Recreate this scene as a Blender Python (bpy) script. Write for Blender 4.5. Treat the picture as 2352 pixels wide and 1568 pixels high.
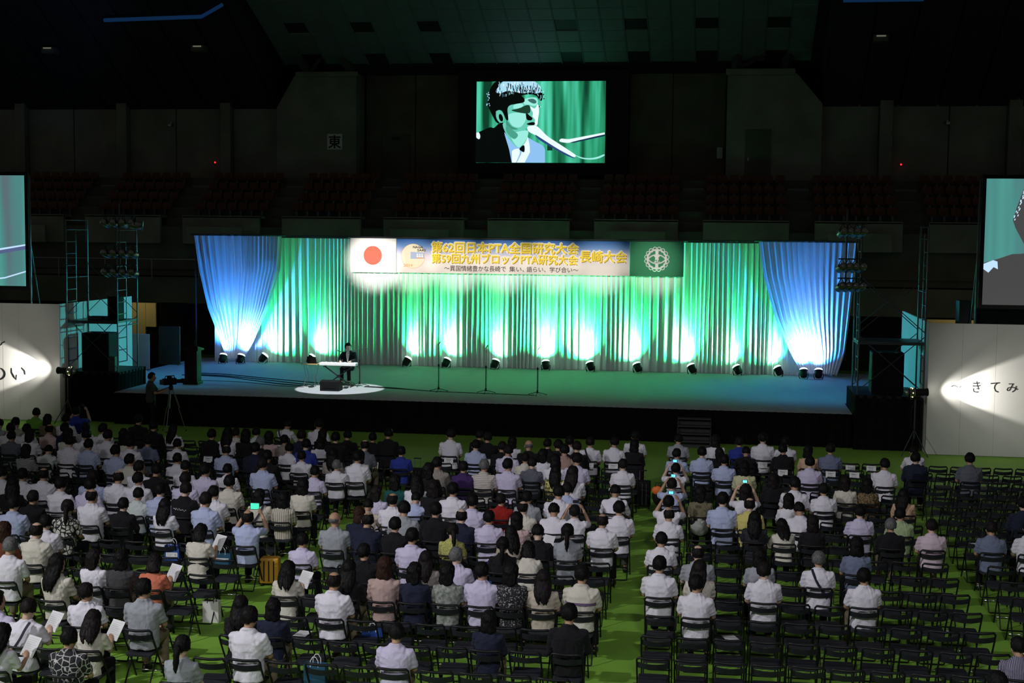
import bpy, bmesh, math, random
from mathutils import Vector, Matrix, noise
R = math.radians
random.seed(7)
SC = bpy.context.scene
COL = SC.collection
for _o in list(bpy.data.objects): bpy.data.objects.remove(_o)

# ------------------------------------------------------------------ camera
def set_camera(f_px=3150.0, yaw=8.6, pitch=4.65, roll=0.0104, height=6.2):
    ps, p = R(yaw), R(pitch)
    fw = Vector((-math.sin(ps)*math.cos(p), math.cos(ps)*math.cos(p), -math.sin(p)))
    r0 = Vector((math.cos(ps), math.sin(ps), 0)); u0 = r0.cross(fw)
    r = r0*math.cos(roll)+u0*math.sin(roll); u = u0*math.cos(roll)-r0*math.sin(roll)
    cd = bpy.data.cameras.new('camera'); cd.sensor_width = 36; cd.lens = f_px/2352*36
    cd.clip_start = 0.5; cd.clip_end = 300
    co = bpy.data.objects.new('camera', cd); COL.objects.link(co)
    m = Matrix((r, u, -fw)).transposed().to_4x4(); m.translation = (0, 0, height)
    co.matrix_world = m
    SC.camera = co
set_camera()

# ------------------------------------------------------------------ world, exposure
W = bpy.data.worlds.new('dark_hall'); SC.world = W; W.use_nodes = True
W.node_tree.nodes['Background'].inputs[0].default_value = (1.0, 0.97, 0.88, 1)
W.node_tree.nodes['Background'].inputs[1].default_value = 0.034
SC.view_settings.view_transform = 'Standard'; SC.view_settings.look = 'None'
SC.view_settings.exposure = 0.0; SC.view_settings.gamma = 1.0
SC.view_settings.use_curve_mapping = False

# ------------------------------------------------------------------ lamps of the hall
def lamp(name, kind, loc, target, power, color=(1, 1, 1), size=0.2, angle=40, blend=0.3, parent=None, label=None):
    ld = bpy.data.lights.new(name, kind); ld.energy = power; ld.color = color
    if kind == 'SPOT':
        ld.spot_size = R(angle); ld.spot_blend = blend; ld.shadow_soft_size = size
    elif kind == 'AREA': ld.size = size
    else: ld.shadow_soft_size = size
    o = bpy.data.objects.new(name, ld); COL.objects.link(o)
    o.location = loc
    o.rotation_euler = (Vector(target)-Vector(loc)).to_track_quat('-Z', 'Y').to_euler()
    if parent:
        o.parent = parent; o.matrix_parent_inverse = parent_inv(parent)
    return o
def parent_inv(p):
    return (Matrix.Translation(p.location) @ p.rotation_euler.to_matrix().to_4x4()).inverted()

# dimmed house lights above and behind the seats
lamp('house_light', 'SPOT', (-21, 7, 15), (-3.5, 18.0, 0), 9800, (0.97, 0.95, 1.0), 0.30, 62, 0.8)
lamp('house_light', 'SPOT', (3, -4, 16), (-1.0, 19.5, 0), 6600, (0.95, 0.93, 1.0), 1.2, 48, 0.9)
lamp('house_light', 'SPOT', (-13, 0, 16), (-9, 24.5, 0), 2700, (0.93, 0.93, 1.0), 1.2, 52, 0.9)
# pin spot on the piano player, front light on the banner, weak neutral front wash
lamp('pin_spot', 'SPOT', (-12.1, 34.5, 17.0), (-12.15, 42.95, 1.0), 21000, (0.93, 0.97, 1.0), 0.03, 9.2, 0.10)
for bx, pw in ((-12.95, 190000), (-11.5, 105000), (-9.8, 95000), (-8.0, 95000), (-6.2, 90000), (-4.4, 85000), (-2.4, 62000)):
    lamp('banner_spot', 'SPOT', (bx*0.4-3, 2.0, 9.0), (bx, 50.3, 5.0), pw, (1.0, 0.93, 0.84), 0.10, 3.1, 1.0)
lamp('panel_wash', 'SPOT', (-10, 2.0, 9.0), (-22.6, 40.5, 2.3), 8500, (1.0, 0.97, 0.92), 0.2, 8.5, 0.8)  # unseen fill spots added to lift the two white panels
lamp('panel_wash', 'SPOT', (3, 2.0, 9.0), (8.3, 39.7, 2.3), 6500, (1.0, 0.97, 0.92), 0.2, 8.5, 0.8)
# coloured border lights hung high over the stage
for lx, lc, lp in ((-17.6, (0.02, 0.30, 1.0), 3000), (-12.8, (0.01, 0.75, 0.42), 1500), (-8.4, (0.01, 1.0, 0.30), 1900), (-4.0, (0.01, 1.0, 0.30), 1900), (-0.4, (0.01, 0.8, 0.42), 1500), (3.0, (0.02, 0.32, 1.0), 3000)):
    lamp('border_light', 'SPOT', (lx, 45.6, 17.0), (lx, 46.0, 1.0), lp, lc, 0.3, 37, 1.0)
lamp('front_wash', 'SPOT', (-7.5, 30, 17), (-7.5, 50, 3.6), 170, (1.0, 0.93, 0.88), 0.6, 44, 0.9)

# ------------------------------------------------------------------ materials
def mat(name, col, rough=0.6, var=0.0, vscale=6.0, bump=0.0, bscale=40.0, metal=0.0, spec=0.5, emit=None, estr=1.0, sheen=0.0, translucent=0.0):
    m = bpy.data.materials.new(name); m.use_nodes = True
    nt = m.node_tree; b = nt.nodes['Principled BSDF']
    c4 = (col[0], col[1], col[2], 1)
    b.inputs['Base Color'].default_value = c4
    b.inputs['Roughness'].default_value = rough; b.inputs['Metallic'].default_value = metal
    b.inputs['Specular IOR Level'].default_value = spec
    if sheen: b.inputs['Sheen Weight'].default_value = sheen
    tc = None
    if var or bump: tc = nt.nodes.new('ShaderNodeTexCoord')
    if var:
        n = nt.nodes.new('ShaderNodeTexNoise'); n.inputs['Scale'].default_value = vscale; n.inputs['Detail'].default_value = 4
        nt.links.new(tc.outputs['Object'], n.inputs['Vector'])
        r = nt.nodes.new('ShaderNodeValToRGB')
        r.color_ramp.elements[0].position = 0.3; r.color_ramp.elements[1].position = 0.7
        r.color_ramp.elements[0].color = tuple(max(0, c*(1-var)) for c in col)+(1,)
        r.color_ramp.elements[1].color = tuple(min(1, c*(1+var)) for c in col)+(1,)
        nt.links.new(n.outputs['Fac'], r.inputs['Fac']); nt.links.new(r.outputs['Color'], b.inputs['Base Color'])
    if bump:
        n2 = nt.nodes.new('ShaderNodeTexNoise'); n2.inputs['Scale'].default_value = bscale; n2.inputs['Detail'].default_value = 3
        nt.links.new(tc.outputs['Object'], n2.inputs['Vector'])
        bp = nt.nodes.new('ShaderNodeBump'); bp.inputs['Strength'].default_value = bump; bp.inputs['Distance'].default_value = 0.02
        nt.links.new(n2.outputs['Fac'], bp.inputs['Height']); nt.links.new(bp.outputs['Normal'], b.inputs['Normal'])
    if emit:
        b.inputs['Emission Color'].default_value = (emit[0], emit[1], emit[2], 1); b.inputs['Emission Strength'].default_value = estr
    if translucent:
        t = nt.nodes.new('ShaderNodeBsdfTranslucent'); t.inputs['Color'].default_value = c4
        mx = nt.nodes.new('ShaderNodeMixShader'); mx.inputs[0].default_value = translucent
        out = nt.nodes['Material Output']
        nt.links.new(b.outputs[0], mx.inputs[1]); nt.links.new(t.outputs[0], mx.inputs[2]); nt.links.new(mx.outputs[0], out.inputs['Surface'])
    return m
def pattern(name, kind, c1, c2, scale=20.0, thr=0.5, axis='X', soft=0.02, rough=0.8, emit=False, estr=1.0):
    """two-colour printed pattern in object space"""
    m = bpy.data.materials.new(name); m.use_nodes = True
    nt = m.node_tree; b = nt.nodes['Principled BSDF']; b.inputs['Roughness'].default_value = rough
    tc = nt.nodes.new('ShaderNodeTexCoord'); r = nt.nodes.new('ShaderNodeValToRGB')
    e = r.color_ramp.elements; e[0].position = max(0, thr-soft); e[1].position = min(1, thr+soft)
    e[0].color = c1+(1,); e[1].color = c2+(1,)
    if kind == 'wave':
        t = nt.nodes.new('ShaderNodeTexWave'); t.bands_direction = axis; t.inputs['Scale'].default_value = scale; o = t.outputs['Fac']
    elif kind == 'voronoi':
        t = nt.nodes.new('ShaderNodeTexVoronoi'); t.inputs['Scale'].default_value = scale; o = t.outputs['Distance']
    elif kind == 'edge':
        t = nt.nodes.new('ShaderNodeTexVoronoi'); t.feature = 'DISTANCE_TO_EDGE'; t.inputs['Scale'].default_value = scale; o = t.outputs['Distance']
    else:
        t = nt.nodes.new('ShaderNodeTexNoise'); t.inputs['Scale'].default_value = scale; t.inputs['Detail'].default_value = 3; o = t.outputs['Fac']
    nt.links.new(tc.outputs['Object'], t.inputs['Vector']); nt.links.new(o, r.inputs['Fac'])
    nt.links.new(r.outputs['Color'], b.inputs['Base Color'])
    if emit:
        b.inputs['Base Color'].default_value = (0, 0, 0, 1)
        nt.links.remove(b.inputs['Base Color'].links[0])
        nt.links.new(r.outputs['Color'], b.inputs['Emission Color']); b.inputs['Emission Strength'].default_value = estr
    return m
def glow(name, col, s=1.0):
    return mat(name, (0.02, 0.02, 0.02), 0.5, emit=col, estr=s)
M = {}
def mm(key, *a, **k):
    if key not in M: M[key] = mat(key, *a, **k)
    return M[key]
mm('black_paint', (0.008, 0.008, 0.009), 0.55, var=0.2, spec=0.3)
mm('black_cloth', (0.006, 0.006, 0.0065), 0.95, var=0.25, vscale=3, spec=0.1)
mm('concrete', (0.27, 0.265, 0.225), 0.85, var=0.22, vscale=0.7, bump=0.2, bscale=9)
mm('concrete_dark', (0.13, 0.125, 0.105), 0.85, var=0.22, vscale=0.7)
mm('brown_wall', (0.17, 0.13, 0.10), 0.85, var=0.2, vscale=0.8)
mm('steel', (0.42, 0.43, 0.44), 0.35, metal=1.0)
mm('dark_steel', (0.10, 0.11, 0.12), 0.4, metal=0.9)
mm('chrome', (0.8, 0.8, 0.8), 0.12, metal=1.0)
mm('white_panel', (0.72, 0.72, 0.69), 0.8, var=0.03, vscale=1.5)
mm('white', (0.82, 0.82, 0.80), 0.7)
mm('ink', (0.008, 0.008, 0.010), 0.8)
mm('paper', (0.80, 0.80, 0.80), 0.8, var=0.02, vscale=30)
mm('skin', (0.46, 0.27, 0.17), 0.55, var=0.06, vscale=20)
mm('skin_pale', (0.62, 0.42, 0.31), 0.5, var=0.05, vscale=20)

# ------------------------------------------------------------------ mesh builder
class MB:
    def __init__(s): s.v = []; s.f = []
    def add(s, vs, fs):
        o = len(s.v); s.v += [tuple(p) for p in vs]; s.f += [tuple(i+o for i in f) for f in fs]; return s
    def box(s, x0, x1, y0, y1, z0, z1, bev=0.0):
        if bev <= 0:
            v = [(x, y, z) for z in (z0, z1) for y in (y0, y1) for x in (x0, x1)]
            return s.add(v, [(0, 2, 3, 1), (4, 5, 7, 6), (0, 1, 5, 4), (2, 6, 7, 3), (0, 4, 6, 2), (1, 3, 7, 5)])
        bm = bmesh.new(); bmesh.ops.create_cube(bm, size=1)
        for v in bm.verts: v.co = ((x0+x1)/2+v.co.x*(x1-x0), (y0+y1)/2+v.co.y*(y1-y0), (z0+z1)/2+v.co.z*(z1-z0))
        bmesh.ops.bevel(bm, geom=bm.edges[:], offset=bev, segments=2, affect='EDGES', profile=0.5)
        return s.bm(bm)
    def bm(s, bm):
        bm.verts.index_update(); s.add([v.co[:] for v in bm.verts], [[v.index for v in f.verts] for f in bm.faces]); bm.free(); return s
    def tube(s, pts, r, n=8, cap=True, flat=1.0):
        pts = [Vector(p) for p in pts]; k = len(pts)
        rs = r if isinstance(r, (list, tuple)) else [r]*k
        up = None; o = len(s.v)
        for i, p in enumerate(pts):
            t = (pts[min(i+1, k-1)]-pts[max(i-1, 0)])
            if t.length < 1e-9: t = Vector((0, 0, 1))
            t.normalize()
            if up is None:
                a = Vector((0, 0, 1)) if abs(t.z) < 0.9 else Vector((1, 0, 0))
                up = (a-t*a.dot(t)).normalized()
            else:
                up = up-t*up.dot(t)
                up = up.normalized() if up.length > 1e-6 else t.orthogonal().normalized()
            sd = t.cross(up)
            for j in range(n):
                q = 2*math.pi*j/n
                s.v.append(tuple(p+(up*math.cos(q)*flat+sd*math.sin(q))*rs[i]))
        for i in range(k-1):
            for j in range(n):
                a = o+i*n+j; b2 = o+i*n+(j+1) % n
                s.f.append((a, b2, b2+n, a+n))
        if cap:
            s.f.append(tuple(o+j for j in range(n))[::-1]); s.f.append(tuple(o+(k-1)*n+j for j in range(n)))
        return s
    def loft(s, rings, cap=True):
        """rings: list of equal-length point lists"""
        o = len(s.v); n = len(rings[0])
        for g in rings: s.v += [tuple(p) for p in g]
        for i in range(len(rings)-1):
            for j in range(n):
                a = o+i*n+j; b2 = o+i*n+(j+1) % n
                s.f.append((a, b2, b2+n, a+n))
        if cap:
            s.f.append(tuple(o+j for j in range(n))[::-1]); s.f.append(tuple(o+(len(rings)-1)*n+j for j in range(n)))
        return s
    def lathe(s, prof, n=16, M4=None, cap=True):
        """prof [(r,z)] about z, transformed by M4"""
        rings = []
        for r_, z in prof:
            g = [Vector((r_*math.cos(2*math.pi*j/n), r_*math.sin(2*math.pi*j/n), z)) for j in range(n)]
            rings.append([M4 @ p for p in g] if M4 else g)
        return s.loft(rings, cap)
    def ball(s, c, rx, ry=None, rz=None, n=12, m=8, M4=None):
        ry = rx if ry is None else ry; rz = rx if rz is None else rz
        rings = []
        for i in range(m+1):
            a = -math.pi/2+math.pi*i/m; cr = max(0.02, math.cos(a))
            g = [Vector((c[0]+rx*cr*math.cos(2*math.pi*j/n), c[1]+ry*cr*math.sin(2*math.pi*j/n), c[2]+rz*math.sin(a))) for j in range(n)]
            rings.append([M4 @ p for p in g] if M4 else g)
        return s.loft(rings)
    def prism(s, poly, d, axis='y', c=0.0):
        """poly in (x,z) [axis y], (x,y) [axis z] or (y,z) [axis x]; extruded from c to c+d"""
        n = len(poly)
        def P(a, b2, t): return {'y': (a, t, b2), 'z': (a, b2, t), 'x': (t, a, b2)}[axis]
        v = [P(a, b2, c) for a, b2 in poly]+[P(a, b2, c+d) for a, b2 in poly]
        f = [tuple(range(n)), tuple(range(n, 2*n))[::-1]]+[(i, i+n, (i+1) % n+n, (i+1) % n) for i in range(n)]
        return s.add(v, f)
    def mesh(s, name, smooth=False, slot=True):
        me = bpy.data.meshes.new(name); me.from_pydata(s.v, [], s.f)
        bm = bmesh.new(); bm.from_mesh(me); bmesh.ops.recalc_face_normals(bm, faces=bm.faces[:]); bm.to_mesh(me); bm.free()
        if smooth:
            me.polygons.foreach_set('use_smooth', [True]*len(me.polygons))
        me.update()
        return me
    def build(s, name, material, parent=None, smooth=False, local=False):
        return put(name, s.mesh(name, smooth), material, parent, local=local)
def put(name, me, material=None, parent=None, loc=None, rot=None, scale=None, local=False):
    o = bpy.data.objects.new(name, me); COL.objects.link(o)
    if material is not None:
        if isinstance(material, str): material = M[material]
        if len(me.materials) == 0: me.materials.append(material)
        elif me.materials[0] is not material:
            o.material_slots[0].link = 'OBJECT'; o.material_slots[0].material = material
    if loc is not None: o.location = loc
    if rot is not None: o.rotation_euler = rot
    if scale is not None: o.scale = scale if isinstance(scale, (tuple, list)) else (scale,)*3
    if parent is not None:
        o.parent = parent
        if not local: o.matrix_parent_inverse = parent_inv(parent)
    return o
def tag(o, label, cat, group=None):
    o['label'] = label; o['category'] = cat
    if group: o['group'] = group
    return o
def thing(name, label, cat, loc=(0, 0, 0), rot=(0, 0, 0), group=None):
    o = bpy.data.objects.new(name, None); COL.objects.link(o); o.empty_display_size = 0.2
    o.location = loc; o.rotation_euler = rot
    return tag(o, label, cat, group)
def struct(o):
    o['kind'] = 'structure'; return o
def copy_tree(o, parent=None):
    c = o.copy(); COL.objects.link(c); c.parent = parent
    for ch in [x for x in o.children]: copy_tree(ch, c)
    return c
def text_mesh(body, width=None, height=None, depth=0.004, offset=0.0, cx=0.0, cz=0.0, y=0.0, bold=0.0):
    """flat lettering in the x-z plane facing -y, fitted to width/height and centred on cx,cz; bold and outline are shifted copies"""
    cu = bpy.data.curves.new('lettering', 'FONT'); cu.body = body; cu.size = 1.0
    cu.align_x = 'CENTER'; cu.align_y = 'CENTER'; cu.extrude = 0.002; cu.resolution_u = 2
    o = bpy.data.objects.new('lettering', cu); COL.objects.link(o); bpy.context.view_layer.update()
    me = bpy.data.meshes.new_from_object(o.evaluated_get(bpy.context.evaluated_depsgraph_get()))
    bpy.data.objects.remove(o); bpy.data.curves.remove(cu); me.materials.clear()
    xs = [v.co.x for v in me.vertices]; ys = [v.co.y for v in me.vertices]
    x0, x1, y0, y1 = min(xs), max(xs), min(ys), max(ys)
    sx = width/(x1-x0) if width else None; sy = height/(y1-y0) if height else None
    sx = sx or sy; sy = sy or sx
    for v in me.vertices:
        x, yy, z = v.co
        v.co = (cx+(x-(x0+x1)/2)*sx, y-depth*(1 if z > 0 else 0), cz+(yy-(y0+y1)/2)*sy)
    rad = (bold+offset)
    if rad > 0:
        V = [v.co.copy() for v in me.vertices]; Fc = [tuple(p.vertices) for p in me.polygons]; mb = MB(); n = 8 if offset else 4
        for q in range(n):
            a = 2*math.pi*q/n; mb.add([(p.x+rad*math.cos(a), p.y-0.0002*q, p.z+rad*math.sin(a)) for p in V], Fc)
        mb.add(V, Fc); me = bpy.data.meshes.new('lettering'); me.from_pydata(mb.v, [], mb.f); me.update()
    return me

# ================================================================== SETTING
mm('green_mat', (0.205, 0.430, 0.040), 0.75, var=0.10, vscale=0.8, bump=0.15, bscale=60)
fl = struct(MB().box(-48, 26, -6, 70, -0.12, 0).build('floor', 'green_mat'))

# ---- back wall of the arena, panel by panel
def wall_run(name, x0, x1, zb, zt, Y, pil, mt):
    root = struct(MB().box(x0, x1, Y+0.12, Y+0.5, zb, zt-0.02).build(name, 'concrete_dark'))
    edges = [x0]+sum([[a, b] for a, b in pil], [])+[x1]
    for i in range(0, len(edges), 2):
        a, b = edges[i], edges[i+1]; n = max(1, round((b-a)/2.6)); w = (b-a)/n
        for j in range(n):
            MB().box(a+j*w+0.03, a+(j+1)*w-0.03, Y, Y+0.12, zb, zt, 0).build('wall_panel', mt, root)
    for a, b in pil:
        MB().box(a, b, Y-0.45, Y+0.12, zb, zt+0.28, 0.03).build('pilaster', mt, root)
    return root
wall_run('wall_back', -46, -22.2, 4.0, 12.22, 68.0, [(-36.6, -36.05), (-31.0, -30.45), (-25.4, -24.85)], 'concrete')
wall_run('wall_right', 3.66, 24, 4.0, 12.36, 68.0, [(7.33, 7.93), (13.2, 13.8)], 'concrete')
wc = struct(MB().box(-18.1, 0.14, 69.0, 69.4, 6.5, 14.3).build('wall_centre', 'brown_wall'))
for i in range(7):
    x = -18.1+i*2.6
    MB().box(x+0.03, min(x+2.57, 0.14), 68.9, 69.0, 8.0, 14.1).build('wall_panel', 'brown_wall', wc)
def tower_block(name, poly):
    return struct(MB().prism(poly, 1.6, 'y', 67.0).build(name, 'concrete'))
tl = tower_block('wall_left_block', [(-22.2, 6.5), (-22.2, 12.2), (-21.3, 13.72), (-20.9, 13.85), (-18.1, 13.9), (-18.1, 6.5)])
MB().box(-21.2, -18.0, 66.9, 67.0, 13.7, 13.95, 0.02).build('cornice', 'concrete', tl)
tr = tower_block('wall_right_block', [(0.14, 6.5), (0.14, 13.9), (2.9, 13.9), (3.4, 13.7), (4.6, 12.3), (4.6, 6.5)])
MB().box(0.05, 3.3, 66.9, 67.0, 13.65, 13.95, 0.02).build('cornice', 'concrete', tr)
d1 = struct(MB().box(1.05, 2.25, 66.93, 67.02, 8.5, 11.1, 0.02).build('door_1', 'concrete_dark'))
MB().box(1.15, 1.22, 66.86, 66.93, 9.6, 9.75, 0.01).build('door_handle', 'steel', d1)
d2 = struct(MB().box(-17.2, -15.8, 68.8, 68.9, 8.5, 11.0, 0.02).build('door_2', 'concrete_dark'))
MB().box(-16.7, -16.3, 68.74, 68.8, 10.7, 10.85, 0.01).build('door_plate', 'black_paint', d2)

# small things on the wall
k = thing('kanji_sign', 'white square sign with the character 東 on the concrete block left of the screen', 'sign', (-19.18, 66.9, 10.1))
MB().box(-19.57, -18.8, 66.93, 67.0, 10.1, 10.88, 0.01).build('plate', 'white', k)
put('lettering', text_mesh('東', 0.62, 0.64, 0.006, cx=-19.185, cz=10.49, y=66.93, bold=0.012), 'ink', k)
mm('red_led', (0.2, 0.0, 0.0), 0.4, emit=(1.0, 0.02, 0.02), estr=2.5)
for x, lb in ((-25.82, 'small red indicator lamp on the left concrete wall'), (8.41, 'small red indicator lamp on the right concrete wall')):
    t = thing('indicator_lamp', lb, 'lamp', (x, 67.95, 9.5), group='red wall indicators')
    MB().lathe([(0.07, 0), (0.07, 0.05)], 10, Matrix.Translation((x, 68.0, 9.5)) @ Matrix.Rotation(R(90), 4, 'X')).build('base', 'black_paint', t)
    MB().ball((x, 67.94, 9.5), 0.045, n=8, m=6).build('lens', 'red_led', t)
tag(MB().box(-0.3, -0.02, 68.75, 68.9, 9.8, 10.35, 0.01).build('notice', 'paper'), 'small white notice beside the right concrete block', 'notice')
for x, z, lb in ((-28.1, 11.35, 'small grey camera on the left wall'), (10.45, 11.4, 'small grey camera on the right wall')):
    t = thing('wall_camera', lb, 'camera', (x, 67.95, z), group='wall cameras')
    MB().box(x-0.04, x+0.04, 67.75, 68.0, z+0.1, z+0.16).build('bracket', 'steel', t)
    MB().box(x-0.09, x+0.09, 67.55, 67.85, z-0.05, z+0.1, 0.02).build('housing', 'steel', t)

# ---- ceiling: sloping tiled centre, dark side slopes
mm('tile_grey', (0.22, 0.25, 0.26), 0.6, var=0.06, vscale=2)
mm('tile_black', (0.02, 0.02, 0.02), 0.6, var=0.1)
mm('roof_black', (0.02, 0.02, 0.021), 0.85, var=0.2, vscale=1)
def slope_box(x0, x1, Y0, Y1, k, z68, dz0, dz1):
    def z(Y): return z68+k*(68-Y)
    v = [(x, Y, z(Y)+d) for d in (dz0, dz1) for Y in (Y0, Y1) for x in (x0, x1)]
    return v, [(0, 2, 3, 1), (4, 5, 7, 6), (0, 1, 5, 4), (2, 6, 7, 3), (0, 4, 6, 2), (1, 3, 7, 5)]
ce = struct(MB().add(*slope_box(-22.4, 4.6, 56, 69.4, 0.4, 14.2, 0.12, 0.4)).build('ceiling', 'roof_black'))
tm = {}
for i in range(-12, 12):
    for j in range(9):
        x0 = -8.96+i*1.08; Y1 = 67.52-0.93*j
        black = (i % 3 == 1 and (j % 3 == 0) and i not in (-2,)) 
        MB().add(*slope_box(x0+0.035, x0+1.045, Y1-0.89, Y1, 0.4, 14.2, 0.0 if not black else 0.04, 0.08)).build('ceiling_tile' if not black else 'vent_panel', 'tile_black' if black else 'tile_grey', ce)
for i in range(-12, 13):
    x0 = -8.96+i*1.08
    MB().add(*slope_box(x0-0.02, x0+0.02, 59, 67.6, 0.4, 14.2, -0.015, 0.03)).build('grid_rail', 'tile_grey', ce)
cl = struct(MB().add(*slope_box(-46, -22.4, 54, 69.4, 0.55, 12.25, 0.1, 0.4)).build('ceiling_left', 'roof_black'))
cr = struct(MB().add(*slope_box(4.6, 26, 54, 69.4, 0.55, 12.25, 0.1, 0.4)).build('ceiling_right', 'roof_black'))
for par, xa, xb in ((cl, -46, -22.4), (cr, 4.6, 26)):
    n = int((xb-xa)/1.8)
    for i in range(n):
        MB().add(*slope_box(xa+i*1.8+0.05, xa+(i+1)*1.8-0.05, 56, 68.2, 0.55, 12.25, 0.0, 0.1)).build('ceiling_panel', 'roof_black', par)
mm('blue_cove', (0.02, 0.03, 0.05), 0.5, emit=(0.01, 0.06, 0.19), estr=0.28)  # reflected blue stage light put in as glow, no lamp fitted here
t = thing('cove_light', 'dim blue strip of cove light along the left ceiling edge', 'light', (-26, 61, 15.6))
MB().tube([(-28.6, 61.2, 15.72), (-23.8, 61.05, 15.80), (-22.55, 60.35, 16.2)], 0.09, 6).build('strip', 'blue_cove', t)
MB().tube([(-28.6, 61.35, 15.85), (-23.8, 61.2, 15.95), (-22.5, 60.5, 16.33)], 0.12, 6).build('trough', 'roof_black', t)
t = thing('cove_light', 'dim blue strip of cove light at the top right of the ceiling', 'light', (6.5, 61, 15.6))
MB().tube([(4.9, 60.6, 16.05), (8.2, 60.6, 16.05)], 0.09, 6).build('strip', 'blue_cove', t)
MB().tube([(4.9, 60.75, 16.2), (8.2, 60.75, 16.2)], 0.12, 6).build('trough', 'roof_black', t)
mm('dim_lens', (0.3, 0.3, 0.25), 0.3, emit=(0.9, 0.85, 0.6), estr=0.12)
for (x, Y, z), lb in (((-32.4, 63.35, 14.81), 'ceiling lamp box at the far left of the dark roof'), ((-24.8, 63.33, 14.82), 'ceiling lamp box left of the left roof truss'), ((6.75, 63.1, 14.94), 'ceiling lamp box right of the right roof truss')):
    t = thing('ceiling_lamp', lb, 'lamp', (x, Y, z-0.3), group='dark ceiling lamps')
    MB().box(x-0.32, x+0.32, Y-0.3, Y+0.3, z-0.32, z-0.02, 0.03).build('housing', 'concrete_dark', t)
    MB().box(x-0.2, x+0.2, Y-0.33, Y-0.3, z-0.12, z-0.06).build('lens', 'dim_lens', t)
# ---- roof trusses standing on the concrete blocks
mm('truss_paint', (0.07, 0.075, 0.075), 0.6, var=0.1)
def truss(lb, a0, a1, b0, b1, Y0, Y1):
    t = thing('roof_truss', lb, 'truss', ((a0[0]+b0[0])/2, Y0, a0[1]), group='roof trusses')
    A0, A1, B0, B1 = Vector((a0[0], Y0, a0[1])), Vector((a1[0], Y1, a1[1])), Vector((b0[0], Y0, b0[1])), Vector((b1[0], Y1, b1[1]))
    MB().tube([A0, A1], 0.24, 4).build('chord', 'truss_paint', t); MB().tube([B0, B1], 0.24, 4).build('chord', 'truss_paint', t)
    for i in range(3):
        p = A0.lerp(A1, i/3) if i % 2 == 0 else B0.lerp(B1, i/3); q = B0.lerp(B1, (i+1)/3) if i % 2 == 0 else A0.lerp(A1, (i+1)/3)
        MB().tube([p, q], 0.12, 4).build('brace', 'truss_paint', t)
        MB().tube([A0.lerp(A1, (i+1)/3), B0.lerp(B1, (i+1)/3)], 0.10, 4).build('strut', 'truss_paint', t)
truss('grey steel roof truss rising from the left concrete block', (-20.6, 13.95), (-23.3, 18.2), (-18.4, 13.98), (-21.0, 18.2), 67.3, 66.0)
truss('grey steel roof truss rising from the right concrete block', (0.55, 13.95), (0.7, 18.2), (2.85, 13.95), (3.7, 18.2), 67.3, 66.0)

struct(MB().box(-46, 26, 69.45, 69.7, 3, 24).build('wall_rear', 'roof_black'))
for nm, x in (('fascia_left', -22.4), ('fascia_right', 4.6)):
    struct(MB().prism([(54.2, 12.25+0.55*13.8), (69.4, 11.4), (69.4, 13.7), (54.2, 20.2)], 0.06, 'x', x-0.03).build('trim_1' if x < 0 else 'trim_2', 'roof_black'))
struct(MB().box(-46, 26, 53.7, 54.1, 18.5, 24).build('wall_roof_end', 'roof_black'))
# ---- LED screen with the live picture of the player
t = thing('led_screen', 'large LED video screen showing a singer at a microphone, high on the back wall', 'screen', (-8.95, 67.9, 9.0))
MB().box(-13.1, -4.6, 67.95, 68.9, 8.9, 14.1, 0.04).build('housing', 'black_paint', t)
SX0, SX1, SZ0, SZ1 = -12.18, -5.75, 9.53, 13.52
def sp(px, py):                       # picture coordinates 0..330 x 0..220 -> screen plane
    return (SX0+(px-14.5)/(312-14.5)*(SX1-SX0), SZ1-(py-18)/(204-18)*(SZ1-SZ0))
def screen_back(name, x0, x1, z0, z1, Y, cols, strength, parent, period):
    m = bpy.data.materials.new(name); m.use_nodes = True; nt = m.node_tree; b = nt.nodes['Principled BSDF']
    b.inputs['Base Color'].default_value = (0.01, 0.01, 0.01, 1)
    tc = nt.nodes.new('ShaderNodeTexCoord'); mp = nt.nodes.new('ShaderNodeMapping'); mp.inputs['Scale'].default_value = (1, 1, 0.06)
    n = nt.nodes.new('ShaderNodeTexNoise'); n.inputs['Scale'].default_value = period; n.inputs['Detail'].default_value = 2
    r = nt.nodes.new('ShaderNodeValToRGB'); e = r.color_ramp.elements
    e[0].position = 0.36; e[0].color = cols[0]+(1,); e[1].position = 0.66; e[1].color = cols[2]+(1,)
    x = e.new(0.5); x.color = cols[1]+(1,)
    nt.links.new(tc.outputs['Object'], mp.inputs['Vector']); nt.links.new(mp.outputs[0], n.inputs['Vector'])
    nt.links.new(n.outputs['Fac'], r.inputs['Fac']); nt.links.new(r.outputs['Color'], b.inputs['Emission Color'])
    b.inputs['Emission Strength'].default_value = strength
    return MB().box(x0, x1, Y-0.03, Y, z0, z1).build('picture', m, parent)
pic = screen_back('led_picture', SX0, SX1, SZ0, SZ1, 67.94, ((0.004, 0.05, 0.025), (0.02, 0.30, 0.14), (0.10, 0.72, 0.48)), 1.0, t, 1.7)
def soft_poly(pts, n=4):
    out = []; m = len(pts)
    for i in range(m):
        a, b_, c, d = [Vector(pts[(i+q) % m]) for q in (-1, 0, 1, 2)]
        if (b_-a).length > 60 or (c-b_).length > 60 or b_.y > 203 or b_.y < 18.6 or c.y > 203 or c.y < 18.6 or b_.x < 15 or c.x < 15: out.append(b_); continue
        for k_ in range(n):
            s = k_/n; p = 0.5*((2*b_)+(c-a)*s+(2*a-5*b_+4*c-d)*s*s+(3*b_-a-3*c+d)*s**3); out.append(Vector((max(14.5, min(312, p.x)), max(18, min(204, p.y)))))
    return out
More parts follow.
